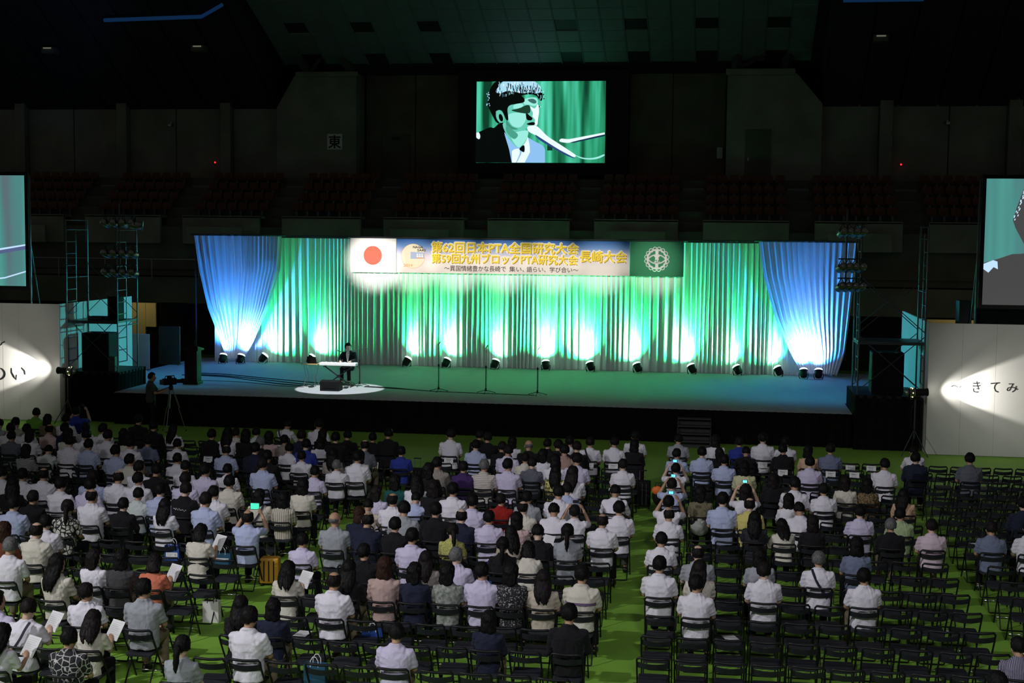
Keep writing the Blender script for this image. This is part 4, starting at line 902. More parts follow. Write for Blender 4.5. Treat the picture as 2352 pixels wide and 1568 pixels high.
PEOPLE = """
L -1 1 -8.65 15.39 0.974 l white paper
L -1 0 -7.76 15.39 0.974 s blackleaf -
C -1 9 -6.31 15.39 0.962 p grey -
R -1 8 3.12 15.39 1.048 s black -
L 0 2 -8.82 16.37 1.000 s white strappaper
L 0 0 -7.92 16.37 0.928 l cream paper
C 0 8 -5.81 16.37 1.048 s white -
C 0 4 -3.90 16.37 0.959 s lavender -
L 0 3 -9.29 16.43 1.075 s lavender -
C 1 2 -2.89 17.33 0.925 m navy -
C 1 8 -5.83 17.35 0.925 m navy -
L 1 1 -8.50 17.36 0.983 s white -
L 1 0 -7.66 17.36 1.072 s grey -
C 1 9 -6.29 17.36 0.935 l black -
C 1 0 -1.84 17.36 1.027 s black -
R 1 9 3.75 17.36 0.928 s navystripe -
C 2 7 -5.27 18.34 1.041 t white -
L 2 3 -9.47 18.46 1.075 l cream -
L 3 6 -10.69 19.33 1.065 g white -
L 3 3 -9.32 19.33 0.966 m white -
L 3 2 -8.89 19.33 0.973 m charcoal -
L 3 1 -8.35 19.33 0.944 m salmon paper
C 3 9 -6.26 19.33 0.938 l cream paper
C 3 7 -5.33 19.33 0.985 l black -
C 3 6 -4.79 19.33 1.038 h dustypink -
C 3 5 -4.33 19.33 0.988 m navy -
C 3 4 -3.84 19.33 0.998 m greyfloral -
C 3 3 -3.33 19.33 1.028 s lavender -
C 3 2 -2.90 19.33 1.036 m blackfloral -
C 3 1 -2.43 19.33 0.979 l tan -
C 3 0 -1.87 19.33 1.049 s creamband -
R 3 1 -0.23 19.33 0.999 s white -
C 4 7 -5.36 20.31 0.998 s black -
C 4 5 -4.38 20.31 0.945 l taupe -
C 4 4 -3.90 20.31 1.004 g lavender -
R 4 0 -0.80 20.31 1.011 s white -
R 4 1 -0.21 20.31 0.986 l whitefloral -
R 4 3 0.74 20.31 0.994 s white -
R 4 6 2.18 20.31 0.979 s white -
L 4 7 -11.33 20.31 1.075 h rust -
L 4 6 -10.82 20.41 1.075 t cream -
C 5 9 -6.63 21.25 0.925 s lavender -
L 5 7 -11.13 21.30 1.004 s white -
L 5 1 -8.40 21.30 0.971 m cream paper
C 5 6 -4.82 21.30 1.040 s lavender -
C 5 3 -3.34 21.30 0.979 p black -
C 5 2 -2.93 21.30 0.994 m cream -
R 5 1 -0.25 21.30 0.988 t grey -
R 5 3 0.70 21.30 0.984 m grey -
R 5 5 1.60 21.30 0.975 g white strap
L 6 7 -11.23 22.28 1.048 p dots -
L 6 0 -7.93 22.28 1.023 t ltblue phone
C 6 9 -6.39 22.28 1.043 b grey -
C 6 8 -5.82 22.28 1.066 t navy -
C 6 7 -5.34 22.28 1.005 s black -
C 6 5 -4.35 22.28 0.952 p yellowlace -
C 6 3 -3.36 22.28 0.955 l tan -
C 6 2 -2.90 22.28 0.983 s black paper
C 6 1 -2.41 22.28 1.012 p grey -
R 6 0 -0.86 22.28 0.956 s white -
R 6 6 2.26 22.28 1.003 m slateblue -
L 6 9 -12.26 22.32 1.075 s ltblue -
L 7 9 -12.39 23.27 1.000 s black -
L 7 6 -10.64 23.27 0.951 s black -
C 7 9 -6.23 23.27 0.961 h navy -
C 7 6 -4.85 23.27 1.066 s black -
C 7 5 -4.38 23.27 0.991 t navy -
C 7 4 -3.90 23.27 0.985 s lavender -
C 7 3 -3.41 23.27 0.979 m pink -
C 7 0 -1.91 23.27 1.009 t white -
L 7 7 -11.24 23.27 1.062 t white -
L 7 4 -9.84 23.27 0.966 l white -
C 7 7 -5.42 23.30 1.075 s grey -
L 7 2 -9.09 23.33 1.075 s ltblue -
L 8 6 -10.79 24.25 0.946 s mintwhite -
L 8 4 -9.85 24.25 1.074 s lettering -
L 8 0 -7.94 24.25 0.971 m stripebeige -
L 8 11 -13.33 24.25 1.024 l black -
L 8 8 -11.76 24.25 1.068 s lavender -
L 8 1 -8.40 24.25 0.998 m cream bagstrap
C 8 9 -6.36 24.25 0.981 s tan -
C 8 8 -5.85 24.25 1.023 t white -
C 8 5 -4.37 24.25 1.048 s lavender -
C 8 2 -2.88 24.25 1.027 s white -
C 8 1 -2.50 24.25 0.957 s white camera
C 8 0 -1.70 24.25 1.032 s white -
R 8 0 -0.81 24.25 0.969 t white -
R 8 3 0.70 24.25 0.966 l blackdots -
R 8 4 1.20 24.25 0.937 l cream -
R 8 5 1.70 24.25 0.943 m black -
R 8 8 3.03 24.25 0.945 g black -
R 8 9 3.72 24.25 0.958 s pinkstripe -
S 8 0 4.71 24.25 0.958 s slateblue -
S 8 1 5.33 24.25 0.995 s white -
L 8 9 -12.34 24.25 1.056 s white -
L 8 5 -10.35 24.25 1.031 s ltblue -
L 8 3 -9.29 24.25 1.018 s white -
C 8 3 -3.43 24.25 0.985 t cream -
C 9 4 -4.00 25.23 0.925 s red -
C 9 3 -3.50 25.23 0.978 s grey -
L 9 13 -14.09 25.23 1.045 s white -
L 9 9 -12.17 25.23 1.033 s ltblue -
L 9 7 -11.22 25.23 1.031 s white -
L 9 5 -10.24 25.23 1.062 s lavender -
L 9 3 -9.35 25.23 1.039 s cream -
L 9 0 -7.87 25.23 1.035 m cream -
C 9 9 -6.40 25.23 0.969 m lavender -
C 9 8 -5.69 25.23 0.955 s ltblue bow
C 9 6 -4.92 25.23 1.055 s white -
R 9 0 -0.85 25.23 0.993 s white phone
R 9 3 0.63 25.23 1.009 t yellow -
R 9 5 1.56 25.23 1.029 s white -
R 9 7 2.60 25.23 0.963 s lavender -
R 9 8 3.31 25.23 0.950 s palegreen -
L 9 12 -13.66 25.24 1.020 s white -
L 9 11 -13.21 25.24 1.046 t white -
L 9 8 -11.64 25.24 1.044 t white -
R 9 2 0.14 25.25 1.075 s ltblue -
C 9 7 -5.32 25.35 1.075 m black -
C 9 2 -2.92 25.37 1.075 s white -
L 10 7 -11.27 26.22 1.029 s black -
L 10 5 -10.23 26.22 1.074 s lavender -
C 10 9 -6.27 26.22 1.000 m teal -
C 10 2 -2.86 26.22 0.981 s ltblue -
C 10 0 -1.93 26.22 1.037 s white -
R 10 1 -0.27 26.22 1.005 m olive -
R 10 3 0.57 26.22 1.057 m white phone
R 10 4 1.38 26.22 0.946 m white -
S 10 2 5.65 26.22 1.026 s navy -
C 10 8 -5.85 26.22 1.014 l white -
L 10 8 -11.65 26.28 1.075 s white -
L 11 9 -12.27 27.20 1.037 s cream -
L 11 6 -11.05 27.20 0.962 s white -
L 11 1 -8.23 27.20 0.953 s lavender -
R 11 5 1.54 27.20 1.063 s white -
R 11 6 2.10 27.20 0.978 s white -
R 11 9 3.63 27.20 0.940 l peach -
L 11 5 -10.12 27.21 0.936 s white -
L 11 3 -9.35 27.21 1.055 s ltblue -
R 11 0 -0.86 27.21 0.971 s ltblue phone
C 11 8 -5.82 27.25 1.075 m black -
C 11 2 -2.88 27.50 1.075 l white -
C 12 5 -4.32 28.19 1.054 s lavender -
L 12 15 -15.15 28.19 1.004 m stripes -
L 12 11 -13.05 28.19 1.050 s ltblue -
L 12 8 -11.63 28.19 0.948 s white -
L 12 3 -9.59 28.19 1.051 s black -
L 12 0 -8.04 28.19 0.932 g white -
C 12 8 -5.84 28.19 1.036 s taupe -
C 12 6 -4.83 28.19 1.025 g creamstripe -
C 12 3 -3.31 28.19 0.975 l yellowfloral -
R 12 4 1.16 28.19 0.968 m black -
R 12 7 2.61 28.19 0.968 m cream -
R 12 8 3.05 28.19 0.941 m leopard -
C 12 7 -5.28 28.19 0.984 s purple -
L 12 1 -7.64 28.40 1.075 s white -
L 13 6 -10.88 29.17 0.997 t ltblue -
L 13 5 -10.20 29.17 1.046 s navy -
C 13 2 -2.97 29.17 1.055 s lavender -
L 13 15 -15.19 29.18 0.933 s mintwhite -
L 13 14 -14.62 29.18 1.053 s white -
L 13 13 -14.16 29.18 1.007 s ltblue -
L 13 11 -13.14 29.18 1.073 s white -
L 13 0 -7.79 29.18 0.970 m cream -
C 13 4 -3.95 29.18 0.955 s slate -
C 13 3 -3.45 29.18 1.027 m white -
C 13 0 -1.98 29.18 0.986 s white -
R 13 0 -0.85 29.18 0.950 s white phone
L 13 2 -9.13 29.18 0.931 s white -
L 13 1 -8.41 29.18 0.995 l taupe -
R 13 3 0.60 29.18 1.025 m paleyellow -
C 14 5 -4.22 30.03 0.925 s cream -
L 14 12 -13.65 30.16 1.033 m cream -
L 14 9 -12.44 30.16 0.944 s white -
R 14 6 2.02 30.16 1.014 s lavender -
L 14 18 -16.58 30.16 0.983 s slate -
L 14 17 -16.09 30.16 1.027 m white -
L 14 15 -15.14 30.16 1.068 m cream -
L 14 14 -14.69 30.16 1.066 s white -
L 14 13 -14.15 30.16 1.065 s white -
L 14 11 -13.16 30.16 0.970 s slateblue -
L 14 5 -10.42 30.16 1.031 g black -
L 14 4 -9.73 30.16 0.931 s white -
L 14 3 -9.33 30.16 1.015 s royal -
C 14 9 -7.09 30.16 0.946 s royal -
C 14 6 -4.63 30.16 1.036 s lavender -
C 14 4 -3.83 30.16 0.982 m white -
R 14 9 3.60 30.16 1.021 s white -
L 14 0 -7.94 30.16 1.041 t slate -
R 14 2 0.18 30.16 1.001 s ltblue -
C 14 3 -3.37 30.33 1.075 s redstripe -
L 15 8 -11.97 31.14 1.021 s black -
L 15 7 -11.12 31.14 1.043 m black -
C 15 7 -5.54 31.14 0.982 s ltblue -
L 15 19 -17.14 31.15 1.006 s white -
L 15 18 -16.72 31.15 1.001 s white -
L 15 17 -16.12 31.15 1.017 t pink -
L 15 16 -15.71 31.15 1.045 s navy -
L 15 14 -14.73 31.15 1.055 s white -
L 15 6 -10.55 31.15 1.016 m pink -
L 15 5 -10.17 31.15 0.958 s taupe -
L 15 4 -9.74 31.15 1.062 s navy -
L 15 3 -9.28 31.15 0.938 m white -
L 15 2 -8.91 31.15 1.041 s black -
C 15 6 -4.92 31.15 0.969 s black -
C 15 4 -3.61 31.15 1.037 s black -
R 15 0 -0.88 31.15 0.950 s ltblue -
R 15 1 -0.32 31.15 0.999 s ltblue -
S 15 0 4.39 31.15 1.025 s navy -
S 15 2 5.54 31.15 1.045 s slate -
L 15 13 -14.21 31.15 0.974 m black -
L 15 9 -11.57 31.15 1.060 l white -
C 15 5 -4.30 31.15 1.017 b black -
C 15 3 -3.18 31.15 1.019 s black -
L 16 21 -18.10 32.13 1.029 s grey -
L 16 20 -17.54 32.13 1.003 s beige -
L 16 16 -15.66 32.13 0.945 s white -
L 16 12 -13.86 32.13 1.026 s black -
L 16 11 -13.34 32.13 0.975 l white -
L 16 8 -11.72 32.13 0.938 s cream -
L 16 7 -11.21 32.13 0.968 s mintwhite -
L 16 3 -9.50 32.13 0.982 m black -
L 16 2 -8.89 32.13 0.967 s black -
L 16 1 -8.26 32.13 0.937 s black -
L 16 0 -7.87 32.13 1.027 s black -
C 16 9 -6.33 32.13 1.053 s white -
C 16 7 -5.43 32.13 1.015 s black -
C 16 6 -4.83 32.13 0.953 m white -
C 16 4 -3.97 32.13 0.931 s black -
C 16 3 -3.45 32.13 0.992 s white -
C 16 2 -2.96 32.13 0.990 s white strap
C 16 1 -2.39 32.13 1.006 s white -
C 16 0 -1.91 32.13 0.973 m black -
R 16 2 0.10 32.13 0.941 l black -
R 16 3 0.68 32.13 0.973 s black -
R 16 5 1.53 32.13 0.982 s black -
R 16 6 2.11 32.13 0.969 m peach -
R 16 7 2.61 32.13 1.014 s slateblue -
L 17 19 -17.19 33.12 0.975 m olive -
L 17 18 -16.68 33.12 0.988 s white -
L 17 14 -14.70 33.12 1.023 s black -
L 17 4 -9.91 33.12 1.048 s white -
C 17 8 -5.80 33.12 0.931 s black -
C 17 0 -1.96 33.12 1.020 s white -
R 17 0 -0.91 33.12 0.986 s grey -
R 17 1 -0.03 33.12 0.997 m white -
R 17 3 0.54 33.12 0.966 s royal -
R 17 4 1.10 33.12 1.060 s white -
R 17 5 1.63 33.12 0.997 s white -
S 17 0 4.63 33.12 0.969 s white -
L 18 21 -18.02 34.10 0.982 s green -
L 18 18 -16.88 34.10 1.045 s royal camera
L 18 7 -11.12 34.10 0.953 s white strap
"""
EMPTY = """
C -1 8 -5.79 15.39
L 0 1 -8.41 16.37
C 0 0 -1.89 16.37
C 0 1 -2.38 16.37
C 0 2 -2.86 16.37
C 0 3 -3.35 16.37
C 0 5 -4.33 16.37
C 0 6 -4.81 16.37
C 0 7 -5.30 16.37
C 0 9 -6.27 16.37
R 0 0 -0.74 16.37
R 0 1 -0.26 16.37
L 1 3 -9.38 17.36
L 1 4 -9.87 17.36
C 1 1 -2.38 17.36
C 1 3 -3.35 17.36
C 1 4 -3.84 17.36
C 1 5 -4.33 17.36
C 1 6 -4.81 17.36
C 1 7 -5.30 17.36
R 1 0 -0.74 17.36
R 1 1 -0.26 17.36
R 1 2 0.23 17.36
R 1 3 0.71 17.36
R 1 4 1.20 17.36
R 1 5 1.68 17.36
R 1 6 2.17 17.36
R 1 7 2.65 17.36
R 1 8 3.14 17.36
L 2 0 -7.92 18.34
L 2 1 -8.41 18.34
L 2 2 -8.89 18.34
L 2 5 -10.36 18.34
C 2 0 -1.89 18.34
C 2 1 -2.38 18.34
C 2 2 -2.86 18.34
C 2 3 -3.35 18.34
C 2 4 -3.84 18.34
C 2 5 -4.33 18.34
C 2 6 -4.81 18.34
C 2 8 -5.79 18.34
C 2 9 -6.27 18.34
R 2 0 -0.74 18.34
R 2 1 -0.26 18.34
R 2 2 0.23 18.34
R 2 3 0.71 18.34
R 2 4 1.20 18.34
R 2 5 1.68 18.34
R 2 6 2.17 18.34
R 2 7 2.65 18.34
R 2 8 3.14 18.34
R 2 9 3.62 18.34
L 3 0 -7.92 19.33
L 3 4 -9.87 19.33
C 3 8 -5.79 19.33
R 3 0 -0.74 19.33
R 3 2 0.23 19.33
R 3 3 0.71 19.33
R 3 4 1.20 19.33
R 3 5 1.68 19.33
R 3 6 2.17 19.33
R 3 7 2.65 19.33
R 3 8 3.14 19.33
R 3 9 3.62 19.33
L 4 0 -7.92 20.31
L 4 1 -8.41 20.31
L 4 2 -8.89 20.31
L 4 3 -9.38 20.31
L 4 4 -9.87 20.31
L 4 5 -10.36 20.31
C 4 0 -1.89 20.31
C 4 1 -2.38 20.31
C 4 2 -2.86 20.31
C 4 3 -3.35 20.31
C 4 6 -4.81 20.31
C 4 8 -5.79 20.31
C 4 9 -6.27 20.31
R 4 2 0.23 20.31
R 4 4 1.20 20.31
R 4 5 1.68 20.31
R 4 7 2.65 20.31
R 4 8 3.14 20.31
R 4 9 3.62 20.31
S 4 0 4.66 20.31
L 5 0 -7.92 21.30
L 5 2 -8.89 21.30
L 5 3 -9.38 21.30
L 5 4 -9.87 21.30
L 5 5 -10.36 21.30
L 5 8 -11.82 21.30
C 5 0 -1.89 21.30
C 5 1 -2.38 21.30
C 5 4 -3.84 21.30
C 5 5 -4.33 21.30
C 5 7 -5.30 21.30
C 5 8 -5.79 21.30
R 5 0 -0.74 21.30
R 5 2 0.23 21.30
R 5 4 1.20 21.30
R 5 6 2.17 21.30
R 5 7 2.65 21.30
R 5 8 3.14 21.30
R 5 9 3.62 21.30
S 5 0 4.66 21.30
L 6 1 -8.41 22.28
L 6 2 -8.89 22.28
L 6 3 -9.38 22.28
L 6 4 -9.87 22.28
L 6 5 -10.36 22.28
L 6 8 -11.82 22.28
C 6 0 -1.89 22.28
C 6 4 -3.84 22.28
C 6 6 -4.81 22.28
R 6 1 -0.26 22.28
R 6 2 0.23 22.28
R 6 3 0.71 22.28
R 6 4 1.20 22.28
R 6 5 1.68 22.28
R 6 8 3.14 22.28
R 6 9 3.62 22.28
S 6 0 4.66 22.28
L 7 0 -7.92 23.27
L 7 1 -8.41 23.27
L 7 8 -11.82 23.27
L 7 10 -12.79 23.27
L 7 11 -13.28 23.27
C 7 1 -2.38 23.27
C 7 2 -2.86 23.27
R 7 0 -0.74 23.27
R 7 1 -0.26 23.27
R 7 2 0.23 23.27
R 7 3 0.71 23.27
R 7 4 1.20 23.27
R 7 5 1.68 23.27
R 7 6 2.17 23.27
R 7 7 2.65 23.27
R 7 8 3.14 23.27
R 7 9 3.62 23.27
S 7 0 4.66 23.27
S 7 1 5.15 23.27
L 8 7 -11.33 24.25
L 8 10 -12.79 24.25
L 8 12 -13.76 24.25
C 8 4 -3.84 24.25
C 8 6 -4.81 24.25
C 8 7 -5.30 24.25
R 8 1 -0.26 24.25
R 8 2 0.23 24.25
R 8 6 2.17 24.25
L 9 1 -8.41 25.23
L 9 2 -8.89 25.23
L 9 10 -12.79 25.23
C 9 0 -1.89 25.23
C 9 1 -2.38 25.23
R 9 6 2.17 25.23
S 9 0 4.66 25.23
S 9 1 5.15 25.23
S 9 2 5.63 25.23
L 10 0 -7.92 26.22
L 10 1 -8.41 26.22
L 10 2 -8.89 26.22
L 10 3 -9.38 26.22
L 10 6 -10.84 26.22
L 10 9 -12.30 26.22
L 10 10 -12.79 26.22
L 10 11 -13.28 26.22
L 10 12 -13.76 26.22
L 10 13 -14.25 26.22
L 10 14 -14.74 26.22
C 10 1 -2.38 26.22
C 10 3 -3.35 26.22
C 10 4 -3.84 26.22
C 10 5 -4.33 26.22
C 10 6 -4.81 26.22
C 10 7 -5.30 26.22
R 10 0 -0.74 26.22
R 10 6 2.17 26.22
R 10 7 2.65 26.22
R 10 8 3.14 26.22
R 10 9 3.62 26.22
S 10 0 4.66 26.22
S 10 1 5.15 26.22
L 11 2 -8.89 27.20
L 11 8 -11.82 27.20
L 11 10 -12.79 27.20
L 11 11 -13.28 27.20
L 11 12 -13.76 27.20
L 11 13 -14.25 27.20
L 11 14 -14.74 27.20
L 11 15 -15.22 27.20
C 11 0 -1.89 27.20
C 11 1 -2.38 27.20
C 11 3 -3.35 27.20
C 11 4 -3.84 27.20
C 11 5 -4.33 27.20
C 11 6 -4.81 27.20
C 11 7 -5.30 27.20
C 11 9 -6.27 27.20
R 11 1 -0.26 27.20
R 11 2 0.23 27.20
R 11 3 0.71 27.20
R 11 7 2.65 27.20
R 11 8 3.14 27.20
S 11 0 4.66 27.20
S 11 1 5.15 27.20
S 11 2 5.63 27.20
S 11 3 6.12 27.20
L 12 2 -8.89 28.19
L 12 5 -10.36 28.19
L 12 6 -10.84 28.19
L 12 9 -12.30 28.19
L 12 12 -13.76 28.19
L 12 13 -14.25 28.19
L 12 14 -14.74 28.19
L 12 16 -15.71 28.19
C 12 0 -1.89 28.19
C 12 1 -2.38 28.19
C 12 2 -2.86 28.19
C 12 4 -3.84 28.19
C 12 9 -6.27 28.19
R 12 0 -0.74 28.19
R 12 1 -0.26 28.19
R 12 2 0.23 28.19
R 12 3 0.71 28.19
R 12 5 1.68 28.19
R 12 6 2.17 28.19
R 12 9 3.62 28.19
S 12 0 4.66 28.19
S 12 1 5.15 28.19
S 12 2 5.63 28.19
S 12 3 6.12 28.19
L 13 7 -11.33 29.18
L 13 8 -11.82 29.18
L 13 9 -12.30 29.18
L 13 16 -15.71 29.18
L 13 17 -16.20 29.18
C 13 6 -4.81 29.18
C 13 7 -5.30 29.18
C 13 8 -5.79 29.18
C 13 9 -6.27 29.18
R 13 1 -0.26 29.18
R 13 4 1.20 29.18
R 13 5 1.68 29.18
R 13 6 2.17 29.18
R 13 7 2.65 29.18
R 13 8 3.14 29.18
R 13 9 3.62 29.18
S 13 0 4.66 29.18
S 13 1 5.15 29.18
S 13 2 5.63 29.18
S 13 3 6.12 29.18
S 13 4 6.61 29.18
L 14 1 -8.41 30.16
L 14 2 -8.89 30.16
L 14 6 -10.84 30.16
L 14 7 -11.33 30.16
L 14 8 -11.82 30.16
L 14 19 -17.17 30.16
C 14 0 -1.89 30.16
C 14 1 -2.38 30.16
C 14 2 -2.86 30.16
C 14 7 -5.30 30.16
C 14 8 -5.79 30.16
R 14 0 -0.74 30.16
R 14 1 -0.26 30.16
R 14 3 0.71 30.16
R 14 4 1.20 30.16
R 14 7 2.65 30.16
R 14 8 3.14 30.16
S 14 0 4.66 30.16
S 14 1 5.15 30.16
S 14 2 5.63 30.16
S 14 3 6.12 30.16
S 14 4 6.61 30.16
L 15 0 -7.92 31.15
L 15 1 -8.41 31.15
L 15 10 -12.79 31.15
L 15 11 -13.28 31.15
L 15 12 -13.76 31.15
L 15 15 -15.22 31.15
L 15 20 -17.66 31.15
C 15 0 -1.89 31.15
C 15 1 -2.38 31.15
C 15 9 -6.27 31.15
R 15 2 0.23 31.15
R 15 3 0.71 31.15
R 15 4 1.20 31.15
R 15 5 1.68 31.15
R 15 6 2.17 31.15
R 15 7 2.65 31.15
R 15 8 3.14 31.15
R 15 9 3.62 31.15
S 15 3 6.12 31.15
S 15 4 6.61 31.15
L 16 5 -10.36 32.13
L 16 9 -12.30 32.13
L 16 10 -12.79 32.13
L 16 14 -14.74 32.13
L 16 15 -15.22 32.13
L 16 17 -16.20 32.13
L 16 18 -16.69 32.13
R 16 0 -0.74 32.13
R 16 8 3.14 32.13
R 16 9 3.62 32.13
S 16 0 4.66 32.13
S 16 1 5.15 32.13
S 16 2 5.63 32.13
S 16 3 6.12 32.13
S 16 4 6.61 32.13
S 16 5 7.10 32.13
L 17 0 -7.92 33.12
L 17 1 -8.41 33.12
L 17 2 -8.89 33.12
L 17 3 -9.38 33.12
L 17 5 -10.36 33.12
L 17 6 -10.84 33.12
L 17 7 -11.33 33.12
L 17 8 -11.82 33.12
L 17 9 -12.30 33.12
L 17 10 -12.79 33.12
L 17 11 -13.28 33.12
L 17 12 -13.76 33.12
L 17 13 -14.25 33.12
L 17 15 -15.22 33.12
L 17 16 -15.71 33.12
L 17 17 -16.20 33.12
L 17 20 -17.66 33.12
L 17 21 -18.15 33.12
L 17 22 -18.63 33.12
R 17 6 2.17 33.12
R 17 7 2.65 33.12
R 17 8 3.14 33.12
R 17 9 3.62 33.12
S 17 1 5.15 33.12
S 17 2 5.63 33.12
S 17 3 6.12 33.12
S 17 4 6.61 33.12
S 17 5 7.10 33.12
"""

# ================================================================== FOLDING CHAIRS
mm('chair_frame', (0.010, 0.0105, 0.012), 0.45, spec=0.3)
mm('chair_vinyl', (0.022, 0.024, 0.030), 0.6, var=0.15, vscale=12, bump=0.2, bscale=150, spec=0.25)
mm('chair_bar', (0.55, 0.55, 0.56), 0.22, metal=1.0)
def curve_pts(p, n=4):
    """smooth polyline through points"""
    P = [Vector(q) for q in p]; out = []
    for i in range(len(P)-1):
        a, b_, c, d = P[max(i-1, 0)], P[i], P[i+1], P[min(i+2, len(P)-1)]
        for k_ in range(n):
            s = k_/n; out.append(0.5*((2*b_)+(c-a)*s+(2*a-5*b_+4*c-d)*s*s+(3*b_-a-3*c+d)*s**3))
    out.append(P[-1]); return out
def bent_plate(x, z0, z1, y0, y1, dip, th, n=6):
    rings = []
    for i in range(n+1):
        u = -1+2*i/n; yy = dip*(1-u*u)
        rings.append([(x*u, y0-yy, z0-dip*0.5*(1-u*u)), (x*u, y1-yy, z1-dip*0.5*(1-u*u)), (x*u, y1-yy+th, z1-dip*0.5*(1-u*u)), (x*u, y0-yy+th, z0-dip*0.5*(1-u*u))])
    return MB().loft(rings)
def chair_parts():
    W_ = 0.205
    f = MB()
    f.tube([(-W_, 0.21, 0.012), (-W_, -0.02, 0.44), (-W_, -0.16, 0.66), (-W_, -0.205, 0.755), (-W_+0.025, -0.218, 0.782), (-0.10, -0.232, 0.778), (0, -0.238, 0.774), (0.10, -0.232, 0.778), (W_-0.025, -0.218, 0.782), (W_, -0.205, 0.755), (W_, -0.16, 0.66), (W_, -0.02, 0.44), (W_, 0.21, 0.012)], [0.0125, 0.0125, 0.0125, 0.014, 0.018, 0.019, 0.019, 0.019, 0.018, 0.014, 0.0125, 0.0125, 0.0125], 6)
    rl = MB().tube([(-W_+0.03, 0.08, 0.42), (-W_+0.03, -0.23, 0.02), (-W_+0.05, -0.235, 0.014), (W_-0.05, -0.235, 0.014), (W_-0.03, -0.23, 0.02), (W_-0.03, 0.08, 0.42)], 0.011, 6)
    seat = MB(); rings = []
    for y, w, z in ((-0.185, 0.165, 0.425), (-0.15, 0.185, 0.435), (0.05, 0.195, 0.445), (0.17, 0.195, 0.45), (0.205, 0.185, 0.442)):
        rings.append([(-w, y, z-0.022), (-w, y, z-0.004), (-w+0.02, y, z+0.006), (w-0.02, y, z+0.006), (w, y, z-0.004), (w, y, z-0.022)])
    seat.loft(rings)
    back = bent_plate(0.198, 0.640, 0.720, -0.155, -0.190, 0.035, 0.014)
    bar = MB().tube([(-W_, 0.155, 0.115), (W_, 0.155, 0.115)], 0.009, 6)
    return [('front_frame', f, 'chair_frame'), ('rear_leg', rl, 'chair_frame'), ('seat', seat, 'chair_vinyl'), ('backrest', back, 'chair_vinyl'), ('foot_bar', bar, 'chair_bar')]
CH = [(n_, mb_.mesh(n_, smooth=(n_ in ('front_frame', 'rear_leg', 'foot_bar'))), m_) for n_, mb_, m_ in chair_parts()]
CHMB = chair_parts()
BNAME = {'L': ('left', 'right'), 'C': ('centre-left', 'right'), 'R': ('centre-right', 'left'), 'S': ('far-right', 'left')}
def seat_text(b, r, c): return '%s block, %s row from stage, %s from %s end' % (BNAME[b][0], ORD[18-r], ORD[c], BNAME[b][1])
ppl = [l.split() for l in PEOPLE.strip().splitlines()]
emp = [l.split() for l in EMPTY.strip().splitlines()]
def jit(x, y, k_): return ((math.sin(x*37.1+y*91.7+k_*13.3)*43758.5) % 1.0)-0.5
allc = [(float(p[4]), float(p[3]), p[0], int(p[1]), int(p[2]), True) for p in ppl]+[(float(p[4]), float(p[3]), p[0], int(p[1]), int(p[2]), False) for p in emp]
allc.sort()
far = {m_: MB() for _, _, m_ in CH}
for i, (Y, x, b, r, c, occ) in enumerate(allc):
    rz = R(3.0*jit(x, Y, 1)); dy = 0.05*jit(x, Y, 2)
    if i < 300:
        t = thing('folding_chair', ('occupied' if occ else 'empty')+' black folding chair, '+seat_text(b, r, c), 'chair', (x, Y+dy, 0), (0, 0, rz), 'folding chairs on the green floor')
        for n_, me, m_ in CH: put(n_, me, m_, t, local=True)
    else:
        T = Matrix.Translation((x, Y+dy, 0)) @ Matrix.Rotation(rz, 4, 'Z')
        for n_, mb_, m_ in CHMB: far[m_].add([T @ Vector(p) for p in mb_.v], mb_.f)
t = None
for m_, mb_ in far.items():
    o = mb_.build('far_folding_chairs' if t is None else {'chair_vinyl': 'far_seats', 'chair_bar': 'far_foot_bars', 'chair_frame': 'far_frames'}[m_], m_, t)
    if t is None:
        t = o; tag(o, 'black folding chairs of the farther rows under the seated audience', 'chair'); o['kind'] = 'stuff'
    else: o['kind'] = 'stuff'

# ================================================================== PEOPLE
def remesh(mb, voxel, smooth=4, keep=1.0, wrinkle=None):
    me = mb.mesh('tmp'); o = bpy.data.objects.new('tmp', me); COL.objects.link(o)
    m = o.modifiers.new('r', 'REMESH'); m.mode = 'VOXEL'; m.voxel_size = voxel
    if smooth:
        s = o.modifiers.new('s', 'SMOOTH'); s.factor = 0.5; s.iterations = smooth
    if keep < 1:
        d = o.modifiers.new('d', 'DECIMATE'); d.ratio = keep
    bpy.context.view_layer.update()
    out = bpy.data.meshes.new_from_object(o.evaluated_get(bpy.context.evaluated_depsgraph_get()))
    bpy.data.objects.remove(o); bpy.data.meshes.remove(me)
    if wrinkle:
        nrm = [v.normal.copy() for v in out.vertices]
        for v, n_ in zip(out.vertices, nrm): v.co += n_*wrinkle(v.co)
    out.polygons.foreach_set('use_smooth', [True]*len(out.polygons)); out.materials.clear(); out.update()
    return out
def sup(cx, cy, z, w, d, n=20, e=0.82):
    g = []
    for i in range(n):
        a = 2*math.pi*i/n; c, s = math.cos(a), math.sin(a)
        g.append((cx+w*math.copysign(abs(c)**e, c), cy+d*math.copysign(abs(s)**e, s), z))
    return g
